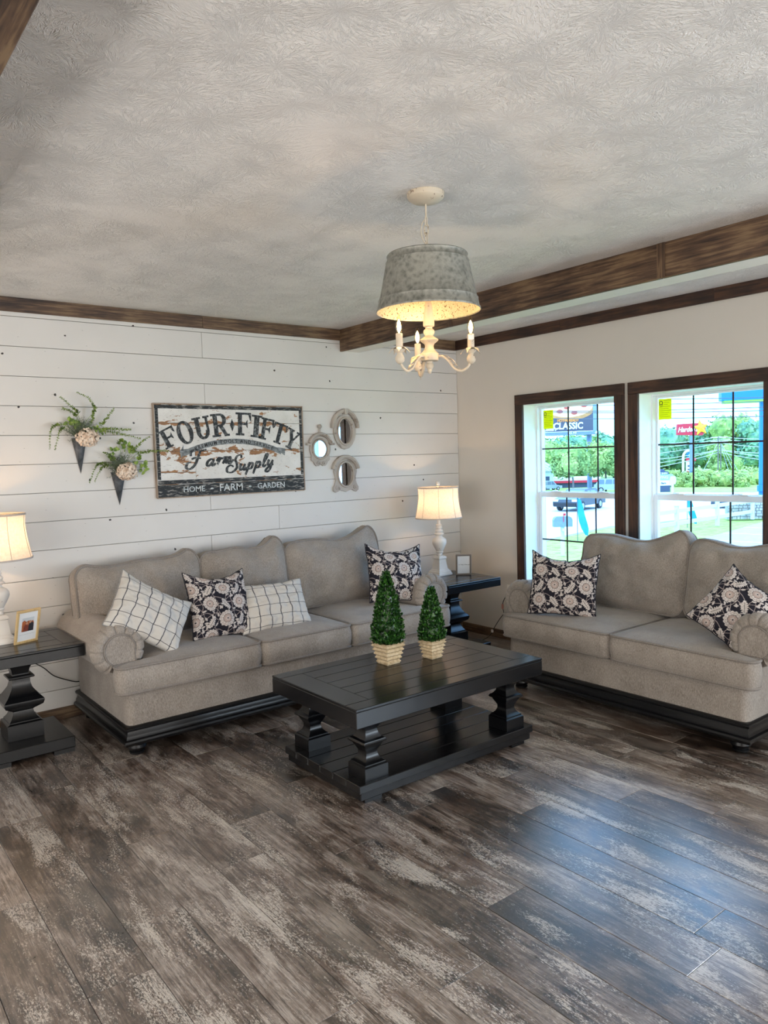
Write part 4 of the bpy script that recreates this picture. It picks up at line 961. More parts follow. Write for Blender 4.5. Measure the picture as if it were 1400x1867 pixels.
planter('higher metal cone wall planter with cream hydrangea and fern sprigs', (-3.343, -.0135, 1.56),
        [[(0, .02, .24), (.03, .05, .33), (.085, .06, .40), (.08, .06, .43), (.05, .06, .48), (-.012, .05, .512)], [(0, .02, .25), (-.01, .05, .36), (-.03, .06, .40), (-.07, .05, .44), (-.115, .05, .482)],
         [(0, .02, .25), (-.02, .05, .35), (-.04, .06, .375), (-.07, .05, .40), (-.108, .05, .412)], [(-.02, .02, .24), (-.09, .05, .305), (-.15, .05, .31), (-.185, .05, .27), (-.196, .05, .165)],
         [(-.02, .02, .24), (-.08, .05, .28), (-.12, .05, .29), (-.135, .05, .26), (-.166, .05, .158)], [(.02, .02, .25), (.09, .05, .29), (.14, .05, .33), (.175, .05, .37), (.210, .05, .418)],
         [(.02, .02, .25), (.10, .05, .28), (.18, .06, .285), (.25, .06, .28), (.305, .06, .281)], [(.02, .02, .24), (.10, .05, .265), (.20, .06, .262), (.28, .06, .245), (.368, .06, .220)], [(.02, .02, .24), (.06, .05, .32), (.075, .05, .37), (.08, .05, .40)]],
        [(-.06, .33, 6, .035), (-.02, .32, 7, .036), (.10, .28, 6, .026), (.13, .265, 6, .024), (.06, .29, 4, .03)], 5, .225, .046)
planter('lower metal cone wall planter with cream hydrangea beside the sign', (-3.105, -.0135, 1.344),
        [[(.02, .02, .24), (.0, .05, .36), (-.01, .06, .41), (.012, .06, .43), (.02, .06, .40), (.03, .05, .36)], [(.02, .02, .25), (.06, .05, .33), (.10, .06, .38), (.15, .06, .42), (.194, .06, .449)],
         [(.02, .02, .25), (.10, .05, .33), (.16, .07, .348), (.23, .07, .352), (.315, .07, .352)], [(-.02, .02, .24), (-.07, .05, .275), (-.13, .05, .28), (-.165, .05, .255), (-.206, .05, .163)],
         [(-.02, .02, .24), (-.06, .05, .26), (-.11, .05, .265), (-.135, .05, .24), (-.173, .05, .168)], [(-.01, .02, .25), (-.04, .05, .30), (-.07, .05, .33), (-.105, .05, .35)],
         [(.03, .02, .24), (.09, .05, .29), (.13, .05, .32), (.09, .05, .37), (.06, .05, .39)]],
        [(-.03, .36, 6, .03), (.08, .36, 6, .032), (.05, .39, 4, .035), (.15, .26, 7, .03), (.12, .29, 6, .03), (.16, .235, 4, .032), (-.06, .32, 5, .026)], 12, .217, .048)

# ------------------------------------------------------------------ farm supply sign
sg = thing('farm_sign', 'weathered white and black plank sign reading Four Fifty Farm Supply', 'sign', (-2.855, -.013, 1.375))
def sboard(x0, x1, z0, z1, m='sign_white', d=-.021):
    o = obj('plank', MB().box(x0 + .001, x1 - .001, d, -.008, z0 + .0012, z1 - .0012, .0015), m, sg); return o
sboard(.008, 1.178, .5135, .64); sboard(.008, 1.178, .3195, .5135, d=-.0205); sboard(.008, .290, .172, .3195, d=-.0202); sboard(.290, 1.178, .088, .3195); sboard(.008, .290, .088, .172, d=-.0205); sboard(.008, 1.182, .004, .088, 'sign_black', -.0215)
obj('frame_edge', MB().box(0, .008, -.024, 0, 0, .648, .001).box(1.1785, 1.186, -.024, 0, 0, .648, .001).box(.008, 1.1785, -.022, 0, .6405, .648, .001).box(.008, 1.1785, -.022, 0, -.004, .0035, .001), 'sign_edge', sg)
obj('back_batten', MB().box(.1, .16, -.0078, 0, .02, .62).box(1.0, 1.06, -.0078, 0, .02, .62), 'sign_edge', sg)
yf = -.0222
obj('border_stripe', MB().box(.010, 1.176, yf, -.0205, .612, .636).box(.012, .034, yf, -.0205, .125, .612).box(1.152, 1.174, yf, -.0205, .125, .612).box(.012, 1.174, yf, -.0205, .092, .120), 'sign_black', sg)
Fp = [[(.08, .08), (.30, .08), (.30, .92), (.08, .92)][::1], [(-.04, 0), (.42, 0), (.42, .09), (-.04, .09)], [(-.04, .91), (.80, .91), (.80, 1), (-.04, 1)], [(.66, .92), (.80, .92), (.80, .62), (.72, .70)], [(.28, .46), (.56, .46), (.56, .56), (.28, .56)], [(.50, .46), (.60, .32), (.60, .70), (.50, .56)]]
Ip = [[(.10, .08), (.34, .08), (.34, .92), (.10, .92)], [(-.02, 0), (.46, 0), (.46, .09), (-.02, .09)], [(-.02, .91), (.46, .91), (.46, 1), (-.02, 1)]]
def ring_(cx, cy, rx, ry, tx, ty, a0=0, a1=360, n=24):
    out = []
    for i in range(n):
        a, b = math.radians(a0 + (a1 - a0) * i / n), math.radians(a0 + (a1 - a0) * (i + 1) / n)
        out.append([(cx + rx * math.cos(a), cy + ry * math.sin(a)), (cx + rx * math.cos(b), cy + ry * math.sin(b)), (cx + (rx - tx) * math.cos(b), cy + (ry - ty) * math.sin(b)), (cx + (rx - tx) * math.cos(a), cy + (ry - ty) * math.sin(a))])
    return out
GL = {'F': (Fp, .80), 'I': (Ip, .44), 'O': (ring_(.40, .5, .42, .53, .22, .10), .80),
      'U': ([[(.06, .36), (.28, .36), (.28, .92), (.06, .92)], [(.60, .36), (.72, .36), (.72, .92), (.60, .92)], [(-.06, .91), (.38, .91), (.38, 1), (-.06, 1)], [(.50, .91), (.82, .91), (.82, 1), (.50, 1)]] + ring_(.39, .38, .33, .40, .19, .12, 180, 360, 14), .78),
      'R': ([[(.08, .08), (.30, .08), (.30, .92), (.08, .92)], [(-.04, 0), (.40, 0), (.40, .09), (-.04, .09)], [(-.04, .91), (.45, .91), (.45, 1), (-.04, 1)], [(.28, .44), (.46, .44), (.46, .53), (.28, .53)], [(.34, .46), (.56, .46), (.80, .04), (.62, .04)], [(.60, 0), (.88, 0), (.88, .09), (.60, .09)]] + ring_(.45, .72, .32, .28, .20, .09, -90, 90, 12), .84),
      'T': ([[(.30, .08), (.52, .08), (.52, .92), (.30, .92)], [(.18, 0), (.64, 0), (.64, .09), (.18, .09)], [(-.02, .91), (.84, .91), (.84, 1), (-.02, 1)], [(-.02, .92), (.10, .92), (.04, .72), (-.02, .66)], [(.72, .92), (.84, .92), (.84, .66), (.78, .72)]], .82),
      'Y': ([[(.32, .08), (.54, .08), (.54, .46), (.32, .46)], [(.20, 0), (.66, 0), (.66, .09), (.20, .09)], [(.06, .93), (.28, .93), (.54, .44), (.34, .40)], [(.66, .93), (.78, .93), (.52, .42), (.42, .44)], [(-.06, .91), (.38, .91), (.38, 1), (-.06, 1)], [(.56, .91), (.90, .91), (.90, 1), (.56, 1)]], .84)}
def glyph(ch, cx, cz, h, wsc, rot):
    polys, w = GL[ch]; mb = MB(); c, s = math.cos(R_(rot)), math.sin(R_(rot))
    for k, p in enumerate(polys):
        q = []
        for (a, b) in p:
            x = (a - w / 2) * h * wsc; z = (b - .5) * h; q.append((cx + x * c - z * s, cz + x * s + z * c))
        ar = sum(q[i][0] * q[(i + 1) % len(q)][1] - q[(i + 1) % len(q)][0] * q[i][1] for i in range(len(q)))
        if ar < 0: q = q[::-1]
        mb.prism(q, yf - .0012 - .00004 * (k % 5), yf + .001)
    return mb
for ch, cx, cz, h, ws, rot in (('F', .105, .415, .125, .95, 27), ('O', .222, .447, .150, .80, 19), ('U', .352, .480, .152, .85, 11), ('R', .488, .500, .158, .80, 5),
                               ('F', .678, .508, .160, .80, -2), ('I', .780, .492, .158, .95, -7), ('F', .868, .470, .156, .72, -12), ('T', .972, .438, .150, .78, -19), ('Y', 1.080, .392, .145, .80, -27)):
    obj('letter', glyph(ch, cx, cz, h * 1.04, ws * 1.12, rot), 'letter', sg)
obj('diamond', MB().prism([(.566, .500), (.584, .455), (.602, .500), (.584, .545)], yf - .001, yf + .001), 'letter', sg)
# banner: arc band with folded tails
bc = (.592, -.56); bR0, bR1 = .925, .962
def bpt(r, x): dx = x - bc[0]; return (x, bc[1] + math.sqrt(r * r - dx * dx))
xsb = [.205 + (.98 - .205) * i / 30 for i in range(31)]
band = [bpt(bR0, x) for x in xsb] + [bpt(bR1, x) for x in reversed(xsb)]
bmb = MB()
for a, b in zip(xsb[:-1], xsb[1:]): bmb.prism([bpt(bR0, a), bpt(bR0, b), bpt(bR1, b), bpt(bR1, a)], yf - .0004, yf + .001)
bmb.prism([(.175, .325), (.185, .272), (.235, .318), (.232, .335)][::-1], yf - .0003, yf + .001).prism([(.185, .325), (.205, .322), (.205, .36)][::-1], yf - .0003, yf + .001).prism([(.955, .335), (.95, .315), (1.012, .272), (1.02, .325)], yf - .0003, yf + .001)
bn = obj('banner', bmb, 'banner', sg)
def arc_text(s, size, cx, cz, R, x0, x1, m, par, ydep):
    ws = [text_mb(ch, size, .0004, bold=size * .018) if ch != ' ' else None for ch in s]
    adv = [(w.w if w else size * .28) + size * .16 for w in ws]; tot = sum(adv); k = (x1 - x0) / tot; x = x0; out = MB()
    for w, a in zip(ws, adv):
        xc = x + a * k / 2; x += a * k
        if not w: continue
        th = math.asin((xc - cx) / R); z = cz + R * math.cos(th)
        w.xf(Matrix.Translation((xc, ydep, z)) @ Matrix.Rotation(th, 4, 'Y')); out.add(w.v, w.f)
    return obj('lettering', out, m, par)
arc_text('PREMIUM TOOLS AND SERVICE', .034, bc[0], bc[1], (bR0 + bR1) / 2, .285, .915, 'ink', bn, yf - .0009)
STK = {'F': [[(-.25, 1.25), (-.35, 1.7), (.1, 1.95), (.7, 1.8), (1.35, 1.95)], [(.72, 1.85), (.6, 1.2), (.45, .4), (.0, -.1), (-.5, .05), (-.45, .5), (-.1, .6)], [(-.10, .92), (.35, 1.08), (.95, 1.0)]],
       'a': [[(.85, .85), (.5, 1.0), (.12, .65), (.1, .15), (.4, .0), (.75, .45), (.92, .95)], [(.92, .95), (.82, .3), (1.0, 0), (1.3, .35)]],
       'r': [[(0, .5), (.22, 1.0), (.38, .85), (.25, .0)], [(.3, .5), (.55, .95), (.85, .85)]],
       'm': [[(0, .7), (.18, 1.0), (.25, .7), (.12, 0)], [(.18, .45), (.45, 1.0), (.62, .75), (.52, 0)], [(.58, .45), (.88, 1.0), (1.05, .75), (.95, .1), (1.2, 0), (1.55, .6)]],
       'S': [[(1.25, 1.7), (1.1, 2.1), (.7, 2.0), (.55, 1.5), (.85, 1.0), (.95, .4), (.5, -.1), (-.1, .0), (-.2, .55), (.15, .8), (.55, .6)]],
       'u': [[(0, .7), (.15, 1.0), (.1, .35), (.3, 0), (.62, .35), (.78, 1.0)], [(.78, 1.0), (.7, .25), (.9, 0), (1.15, .4)]],
       'p': [[(0, .6), (.2, 1.0), (.12, .2), (-.02, -.95)], [(.14, .5), (.45, 1.0), (.75, .75), (.65, .15), (.35, 0), (.12, .2)]],
       'l': [[(0, .2), (.4, 1.4), (.45, 2.0), (.22, 2.05), (.12, 1.2), (.12, .2), (.35, 0), (.6, .35)]],
       'y': [[(0, .75), (.14, 1.0), (.1, .4), (.32, .1), (.65, .45), (.8, 1.0)], [(.8, 1.0), (.7, -.4), (.35, -.95), (.02, -.75), (.3, -.2), (1.05, .3)]]}
def ribbon(mb, pts, w, y0):
    path = smooth_path([(a, 0, b) for a, b in pts], 7); n = len(path); vs = []
    for i, p in enumerate(path):
        t = (path[min(i + 1, n - 1)] - path[max(i - 1, 0)]); t = t.normalized() if t.length > 0 else Vector((1, 0, 0)); q = Vector((-t.z, 0, t.x)); ww = w * (.65 + .6 * abs(t.z)) * (.45 + .55 * math.sin(PI * min(1, max(.0, (i + 1) / (n + 1)))) ** .3)
        vs += [p + q * ww + Vector((0, y0 - .0008 * i / n, 0)), p - q * ww + Vector((0, y0 - .0008 * i / n, 0)), p + q * ww + Vector((0, y0 + .002, 0)), p - q * ww + Vector((0, y0 + .002, 0))]
    fs = []
    for i in range(n - 1):
        a = i * 4; b = a + 4; fs += [(a, a + 1, b + 1, b), (a + 2, b + 2, b + 3, a + 3), (a, b, b + 2, a + 2), (a + 1, a + 3, b + 3, b + 1)]
    fs += [(0, 2, 3, 1), ((n - 1) * 4, (n - 1) * 4 + 1, (n - 1) * 4 + 3, (n - 1) * 4 + 2)]
    mb.add(vs, fs)
for word, x0, z0, s, w, adv, rise in (('Farm', .250, .200, .047, .0085, (1.22, 1.1, .72, 1.3), .10), ('Supply', .535, .165, .045, .0080, (1.05, 1.05, .95, .95, .6, 1.0), .10)):
    x = x0
    for i, ch in enumerate(word):
        mb = MB(); sc = s * (1.4 if ch == 'F' else 1.25 if ch == 'S' else 1.0)
        for st in STK[ch]:
            ribbon(mb, [(x + (a + b * .28) * sc * (1.15 if ch != 'F' else 1), z0 + (x - x0) * rise + b * sc) for a, b in st], w, yf - .0006 - .0001 * i)
        obj('letter', mb, 'letter', sg); x += adv[i] * sc * 1.45
for s, xc, sz, k in (('HOME', .270, .055, 1.0), ('FARM', .556, .072, 1), ('GARDEN', .887, .056, 1)):
    m_ = text_mb(s, sz, .0006, bold=.0005); m_.xf(Matrix.Translation((xc, yf - .0006, .050)) @ Matrix.Diagonal((1.05, 1, 1, 1))); obj('lettering', m_, 'letter_light', sg)
for xd in (.405, .708): obj('diamond', MB().prism([(xd - .014, .050), (xd, .043), (xd + .014, .050), (xd, .057)], yf - .001, yf + .001), 'letter_light', sg)

# ------------------------------------------------------------------ three small mirrors
def hood(mb, cx, cz, prof, a0, a1, rx, rz, n=26):
    """moulded arch band: prof = list of (outward offset, depth)"""
    m = len(prof); vs = []
    for i in range(n + 1):
        a = math.radians(a0 + (a1 - a0) * i / n)
        for o, y in prof: vs.append((cx + (rx + o) * math.cos(a), y, cz + (rz + o) * math.sin(a)))
    closed = abs(a1 - a0) >= 359.9; fs = []
    for i in range(n):
        for k in range(m): fs.append((i * m + k, i * m + (k + 1) % m, (i + 1) * m + (k + 1) % m, (i + 1) * m + k))
    if not closed: fs += [tuple(range(m)), tuple(n * m + k for k in range(m - 1, -1, -1))]
    return mb.add(vs, fs)
def scroll(mb, cx, cz, r, y0):
    mb.tube([(cx + r * (1 - t / 22) * math.cos(t * .42 + 1), y0, cz + r * (1 - t / 22) * math.sin(t * .42 + 1)) for t in range(20)], .0028, 5)
RP = [(0, -.006), (0, -.020), (.004, -.024), (.010, -.022), (.016, -.025), (.020, -.016), (.020, -.006)]
def mirror(label, loc, glass_rx, glass_rz, plate, build):
    t = thing('wall_mirror', label, 'mirror', loc, 0, 'small mirrors by the sign')
    bd = MB()
    # frame plate with a hole: strips between plate outline and glass oval
    n = len(plate); vs = []
    for (x, z) in plate:
        a = math.atan2(z / glass_rz, x / glass_rx); gx, gz = glass_rx * math.cos(a), glass_rz * math.sin(a)
        vs += [(x, -.002, z), (x, -.014, z), (gx, -.014, gz), (gx, -.006, gz)]
    fs = []
    for i in range(n):
        a, b = i * 4, ((i + 1) % n) * 4
        for k in range(3): fs.append((a + k, a + k + 1, b + k + 1, b + k))
    fr = obj('frame', bd.add(vs, fs), 'mirror_frame', t, smooth=True, auto=30)
    obj('mirror_glass', MB().prism(arc(0, 0, glass_rx + .002, glass_rz + .002, 0, 355, 40), -.0075, -.003), 'mirror', t)
    obj('inner_ring', hood(MB(), 0, 0, [(o * .8 - .001, y) for o, y in RP], 0, 360, glass_rx, glass_rz, 40), 'mirror_frame', t, smooth=True, auto=40)
    build(t, fr); return t
def hp(w, d=.030): return [(0, -.013), (0, -d + .006), (.004, -d), (w * .35, -d + .002), (w * .45, -d - .004), (w * .8, -d - .006), (w, -d), (w, -.004), (w * .5, -.002)]
def b1(t, fr):
    obj('hood', hood(MB(), 0, .005, hp(.026), 22, 158, .092, .098).box(-.128, -.086, -.030, -.004, .030, .046, .003).box(.086, .128, -.030, -.004, .030, .046, .003), 'mirror_frame', t, smooth=True, auto=40)
    obj('finial', MB().ball((0, -.016, .178), .017, 14).box(-.007, .007, -.022, -.008, .12, .165, .002).box(-.018, .018, -.026, -.006, .124, .132, .002), 'mirror_frame', t, smooth=True, auto=40)
    s = MB(); scroll(s, -.026, -.112, .016, -.017); scroll(s, .026, -.112, .016, -.017); obj('scroll', s, 'mirror_frame', t, smooth=True)
pl1 = arc(0, 0, .096, .10, -30, 210, 34) + [(-.088, -.085), (-.066, -.10), (-.058, -.118), (-.040, -.134), (-.020, -.134), (0, -.118), (.020, -.134), (.040, -.134), (.058, -.118), (.066, -.10), (.088, -.085)]
mirror('smallest mirror with a ball finial and scrolled foot, nearest the sign', (-1.512, -.0135, 1.691), .066, .069, pl1, b1)
def b2(t, fr):
    obj('hood', hood(MB(), 0, .02, hp(.030), 2, 86, .104, .128).add(*(lambda h: (h.v, h.f))(hood(MB(), 0, .02, hp(.030), 94, 178, .104, .128))), 'mirror_frame', t, smooth=True, auto=40)
    obj('keystone', MB().prism([(-.014, .135), (.014, .135), (.020, .180), (-.020, .180)], -.042, -.004), 'mirror_frame', t)
pl2 = arc(0, .005, .108, .125, -5, 185, 30) + [(-.104, -.03), (-.092, -.07), (-.068, -.108), (-.036, -.136), (0, -.144), (.036, -.136), (.068, -.108), (.092, -.07), (.104, -.03)]
mirror('tall oval mirror with a keystone arch, upper right of the three', (-1.269, -.0135, 1.83), .067, .101, pl2, b2)
def b3(t, fr):
    obj('hood', hood(MB(), 0, .012, hp(.032), 14, 166, .106, .112), 'mirror_frame', t, smooth=True, auto=40)
    s = MB(); scroll(s, -.088, -.108, .022, -.018); scroll(s, .088, -.108, .022, -.018); obj('scroll', s, 'mirror_frame', t, smooth=True)
pl3 = arc(0, .01, .112, .118, 5, 175, 28) + [(-.100, -.02), (-.098, -.05), (-.108, -.08), (-.124, -.105), (-.122, -.130), (-.100, -.144), (-.076, -.136), (-.058, -.124), (-.03, -.132), (0, -.142), (.03, -.132), (.058, -.124), (.076, -.136), (.100, -.144), (.122, -.130), (.124, -.105), (.108, -.08), (.098, -.05), (.100, -.02)]
mirror('oval mirror with a rounded hood and flared scroll feet, lowest of the three', (-1.276, -.0135, 1.484), .070, .094, pl3, b3)

# ------------------------------------------------------------------ chandelier
ch = thing('chandelier', 'cream candle chandelier under a galvanized metal drum shade', 'chandelier', (-2.757, -2.747, 0))
obj('ceiling_canopy', MB().lathe([(.010, 2.597), (.034, 2.601), (.058, 2.609), (.070, 2.619), (.0725, 2.623), (.0735, 2.6395)], 36), 'chand', ch, smooth=True, auto=30)
cn = MB(); z = 2.598
lp = obj('hanging_loop', MB().tube([(0, 0, 2.60), (0, 0, 2.545)], .0035, 8), 'chand', ch)
k = 0; z = 2.548
while z > 2.452:
    M_ = Matrix.Translation((0, 0, z - .016)) @ Matrix.Rotation(PI / 2 * (k % 2) + .4, 4, 'Z')
    lk = MB().tube([(.0085 * math.cos(a), 0, .0085 * math.sin(a) + (.011 if math.sin(a) > 0 else -.011)) for a in [2 * PI * j / 14 + .01 for j in range(14)]], .0023, 6, closed=True); lk.xf(M_)
    obj('chain_link', lk, 'chand', ch, smooth=True); z -= .0325; k += 1
obj('wire', MB().tube(smooth_path([(.002, 0, 2.545), (-.018, .004, 2.52), (-.022, .006, 2.48), (-.012, .002, 2.452), (0, 0, 2.44)]), .0019, 6), 'chand', ch, smooth=True)
so_ = [(.150, 2.397), (.158, 2.400), (.161, 2.396), (.1585, 2.388), (.163, 2.372), (.166, 2.370), (.1655, 2.366), (.185, 2.270), (.196, 2.226), (.199, 2.224), (.1985, 2.219), (.204, 2.190), (.2075, 2.187), (.2085, 2.182), (.2065, 2.179)]
sh = obj('metal_shade', MB().lathe(so_ + [(.2045, 2.182), (.196, 2.219), (.183, 2.270), (.1635, 2.366), (.156, 2.392), (.150, 2.397)], 56, caps=False), 'galv', ch, smooth=True, auto=50)
obj('inner_lining', MB().lathe([(.2035, 2.183), (.1955, 2.218), (.1935, 2.222), (.1825, 2.270), (.1630, 2.366), (.1555, 2.391)], 56, caps=False), 'galv_in', sh, smooth=True)
obj('shade_top', MB().lathe([(.006, 2.3955), (.1505, 2.3955), (.1505, 2.3935), (.006, 2.3935)], 40, caps=False), 'galv', sh)
obj('centre_column', MB().lathe([(.006, 2.445), (.008, 2.42), (.010, 2.3), (.009, 2.222), (.012, 2.216), (.020, 2.165), (.023, 2.132), (.022, 2.122), (.014, 2.118), (.014, 2.112), (.021, 2.106), (.023, 2.098), (.020, 2.090), (.015, 2.084), (.024, 2.078), (.035, 2.070), (.037, 2.066), (.028, 2.058), (.020, 2.052), (.017, 2.044), (.018, 2.034), (.028, 2.020), (.036, 2.014), (.037, 2.008), (.037, 1.990), (.034, 1.985), (.014, 1.983), (.012, 1.976), (.016, 1.970), (.015, 1.960), (.009, 1.952), (.010, 1.946), (.006, 1.938), (.002, 1.934)], 28), 'chand', ch, smooth=True, auto=40)
fwv = Vector((.6644, .7474, 0)); rtv = Vector((.7474, -.6644, 0))
def cup_leaf(mb, c, d, L, w, droop):
    d = Vector(d).normalized(); sd = d.cross(Vector((0, 0, 1))).normalized(); n = 6; vs = []
    for i in range(n + 1):
        f = i / n; p = c + d * L * f + Vector((0, 0, .006 * math.sin(PI * f) - droop * f ** 2.5)); ww = w * math.sin(PI * (.18 + .82 * f) ** .8) * (1 + .25 * math.cos(f * 18)) if f < 1 else .0008
        vs += [p + sd * ww, p + Vector((0, 0, -.0015)), p - sd * ww, p + Vector((0, 0, .0012))]
    fs = []
    for i in range(n):
        a, b = i * 4, i * 4 + 4; fs += [(a, a + 1, b + 1, b), (a + 1, a + 2, b + 2, b + 1), (a + 2, a + 3, b + 3, b + 2), (a + 3, a, b, b + 3)]
    mb.add(vs, fs)
for ang in (-13, 107, 227):
    a = R_(ang); d = rtv * math.cos(a) + fwv * math.sin(a); Rr = .168; P0 = lambda r, z: d * r + Vector((0, 0, z))
    arm = obj('arm', MB().tube(smooth_path([P0(.030, 1.998), P0(.052, 2.000), P0(.078, 1.980), P0(.100, 1.950), P0(.128, 1.938), P0(.152, 1.950), P0(.166, 1.972)], 6), lambda t: .0058 - .0012 * t, 8), 'chand', ch, smooth=True)
    lf = MB()
    for rr, zz, L, w in ((.060, 2.004, .042, .011), (.078, 1.990, .040, .012), (.096, 1.966, .040, .010)):
        cup_leaf(lf, P0(rr, zz), d + Vector((0, 0, -.75)), L, w, .004)
    cup_leaf(lf, P0(.104, 1.945), d + Vector((0, 0, -.35)), .034, .006, .010)
    obj('acanthus_leaf', lf, 'chand', arm, smooth=True, auto=50)
    c = d * Rr
    cu = obj('cup', MB().lathe([(.004, 1.962), (.010, 1.965), (.017, 1.974), (.018, 1.986), (.011, 1.999), (.010, 2.004), (.020, 2.012), (.022, 2.018), (.010, 2.020)], 20, (c.x, c.y, 0)), 'chand', ch, smooth=True)
    bl = MB()
    for j in range(5):
        b = 2 * PI * j / 5 + a; cup_leaf(bl, Vector((c.x, c.y, 2.021)), (math.cos(b), math.sin(b), 0), .042, .0135, .018)
    obj('bobeche', bl, 'chand', cu, smooth=True)
    obj('candle_sleeve', MB().lathe([(.0125, 2.022), (.0135, 2.024), (.0135, 2.076), (.0125, 2.078), (.008, 2.078)], 20, (c.x, c.y, 0)), 'chand', ch, smooth=True, auto=40)
    bb = obj('bulb', MB().lathe([(.007, 2.0785), (.0085, 2.082), (.0135, 2.096), (.0150, 2.106), (.0130, 2.120), (.008, 2.134), (.0035, 2.146), (.0008, 2.152)], 20, (c.x, c.y, 0)), 'bulb_glass', ch, smooth=True)
    obj('filament', MB().lathe([(.003, 2.082), (.007, 2.092), (.0088, 2.104), (.0065, 2.120), (.0015, 2.132)], 10, (c.x, c.y, 0)), 'filament', bb, smooth=True)
    p = light('bulb_light', 'POINT', (c.x, c.y, 2.106), 4.5, (1.0, .66, .32), shadow_soft_size=.012); p.parent = ch
lw = MB().box(-.011, .011, -.0142, -.0137, 2.055, 2.074); lw.xf(Matrix.Translation(tuple((rtv * math.cos(R_(-13)) + fwv * math.sin(R_(-13))) * .168)) @ Matrix.Rotation(-.72, 4, 'Z')); obj('wattage_label', lw, 'outlet', ch)
# ------------------------------------------------------------------ the street outside
CAMP = Vector((-4.78984, -5.03294, 1.6))
def at(px, py, dep):
    return CAMP + (_f + _r * ((px - 700) / 1373.42) - _u * ((py - 933.5) / 1373.42)) * dep
def gxy(px, py, g=-2.0):
    d = _f + _r * ((px - 700) / 1373.42) - _u * ((py - 933.5) / 1373.42); k = (g - 1.6) / d.z; return CAMP + d * k
FACE = -R_(37.9)
def turf(name, c1, c2, sc=3.0, rough=0.95, b=0.0):
    g = G(name, rough, spec=0.1); co = g.coord(); g.base(g.ramp(g.math('ADD', g.math('MULTIPLY', g.noise(co, sc, 6, .7), .7), g.math('MULTIPLY', g.noise(co, sc * .15, 3), .3)), [(0.35, c1), (0.62, c2)])); return g.m
MAT['lawn'] = turf('yellow_green_lawn', '#7c9440', '#a9b565'); MAT['asphalt'] = turf('pale_asphalt', '#b0b1b3', '#c3c4c6', 2.0); MAT['lot'] = turf('parking_asphalt', '#989ca0', '#abaeb2', 4.0)  # lawn: yellow-green tones varied at random by noise
MAT['hedge'] = leafmat('hedge_leaves', ['#6f8a44', '#93a556', '#b3b25f'], .8, 1.2, False); MAT['tree_a'] = leafmat('bright_tree_leaves', ['#68874a', '#8aa352', '#a9b965'], .8, 1.0, False)
MAT['tree_b'] = leafmat('hazed_tree_leaves', ['#55806a', '#6f9a6c', '#8db07a'], .8, .8, False); MAT['bark'] = simple('grey_bark', '#6d665f', .9)  # tree_b: distance haze is mixed into the leaf colours
MAT['steel_blue'] = simple('blue_grey_steel', '#6f7f9c', .6); MAT['sign_red'] = simple('red_sign_face', '#c02438', .6, var=.02); MAT['sign_yellow'] = simple('yellow_star_face', '#f0b62c', .6, var=.02)
MAT['bright_blue'] = simple('bright_blue_panel', '#0a6cc0', .55, var=.02); MAT['lime'] = simple('lime_edge_strip', '#8fcf3a', .6, var=.02); MAT['cream_metal'] = simple('cream_painted_metal', '#cfc3ac', .7)
MAT['sign_white2'] = simple('white_sign_face', '#d5dadc', .7, var=.02); MAT['navy'] = simple('dark_navy_face', '#3a465c', .7); MAT['pizza_cheese'] = simple('print_pizza_cheese', '#e3c48e', .7, var=.12, scale=2.5); MAT['crust'] = simple('print_pizza_crust', '#b8804a', .7, var=.15, scale=2); MAT['pepperoni'] = simple('print_pepperoni', '#b04a3c', .7, var=.1, scale=4)
MAT['board_dark'] = simple('print_charcoal_field', '#4b4a54', .7, var=.03); MAT['print_orange'] = simple('print_orange_letters', '#e08a3c', .7); MAT['roof_metal'] = simple('grey_metal_roof', '#8f9498', .5, .2)
MAT['car_dark'] = simple('dark_car_paint', '#3d4248', .3, .3); MAT['car_silver'] = simple('silver_car_paint', '#9aa3ab', .3, .3); MAT['car_glass'] = simple('car_window_glass', '#5b6a72', .15); MAT['tyre'] = simple('tyre_rubber', '#26272a', .8)
MAT['wire'] = simple('dark_cable', '#4b5258', .7); MAT['wire_pale'] = simple('pale_cable', '#c4ced0', .6); MAT['fence'] = simple('white_vinyl_fence', '#c3d0dc', .5, var=.02); MAT['stone'] = simple('grey_field_stone', '#a19c92', .9, var=.25, scale=3)  # wire_pale: pale grey cable colour, slightly varied by noise
MAT['flag_blue'] = simple('blue_flag_cloth', '#1c8fcf', .7, var=.08, scale=5)

def sheet(name, pts, z, m, **kw):
    mb = MB(); n = len(pts); mb.v = [(p[0], p[1], z) for p in pts] + [(p[0], p[1], z - .08) for p in pts]
    mb.f = [tuple(range(n)), tuple(range(2 * n - 1, n - 1, -1))] + [(i, (i + 1) % n, (i + 1) % n + n, i + n) for i in range(n)]
    return struct(name, mb=mb, m=m)
sheet('ground', [(.6, -60), (150, -60), (150, 150), (-60, 150), (-60, .6), (.6, .6)], -2.06, 'lawn')
a1, a2 = gxy(960, 992), gxy(1110, 960); rd = (a2 - a1).normalized(); 
b1_, b2_ = gxy(1000, 898), gxy(1300, 898)
bd = (b2_ - b1_).normalized()
sheet('road', [gxy(a, b) for a, b in ((800, 1022), (990, 985), (1110, 960), (1201, 952), (1325, 938), (1520, 917), (1520, 897), (1300, 898), (1000, 897), (800, 895))], -1.99, 'asphalt')
c1, c2 = gxy(1240, 995), gxy(1388, 953)
cd = (c2 - c1).normalized()
sheet('parking_pavement', [c1 - cd * 14, c1 + cd * 26, c1 + cd * 26 + Vector((6, -26, 0)), c1 - cd * 14 + Vector((6, -26, 0))], -1.985, 'lot')
mk = gxy(1320, 972); st = MB()
for k in range(4):
    q = mk + cd * (k * 2.8 - 3); nn_ = Vector((cd.y, -cd.x, 0)); st.add([q, q + cd * .12, q + cd * .12 + nn_ * 5, q + nn_ * 5], [(0, 1, 2, 3)])
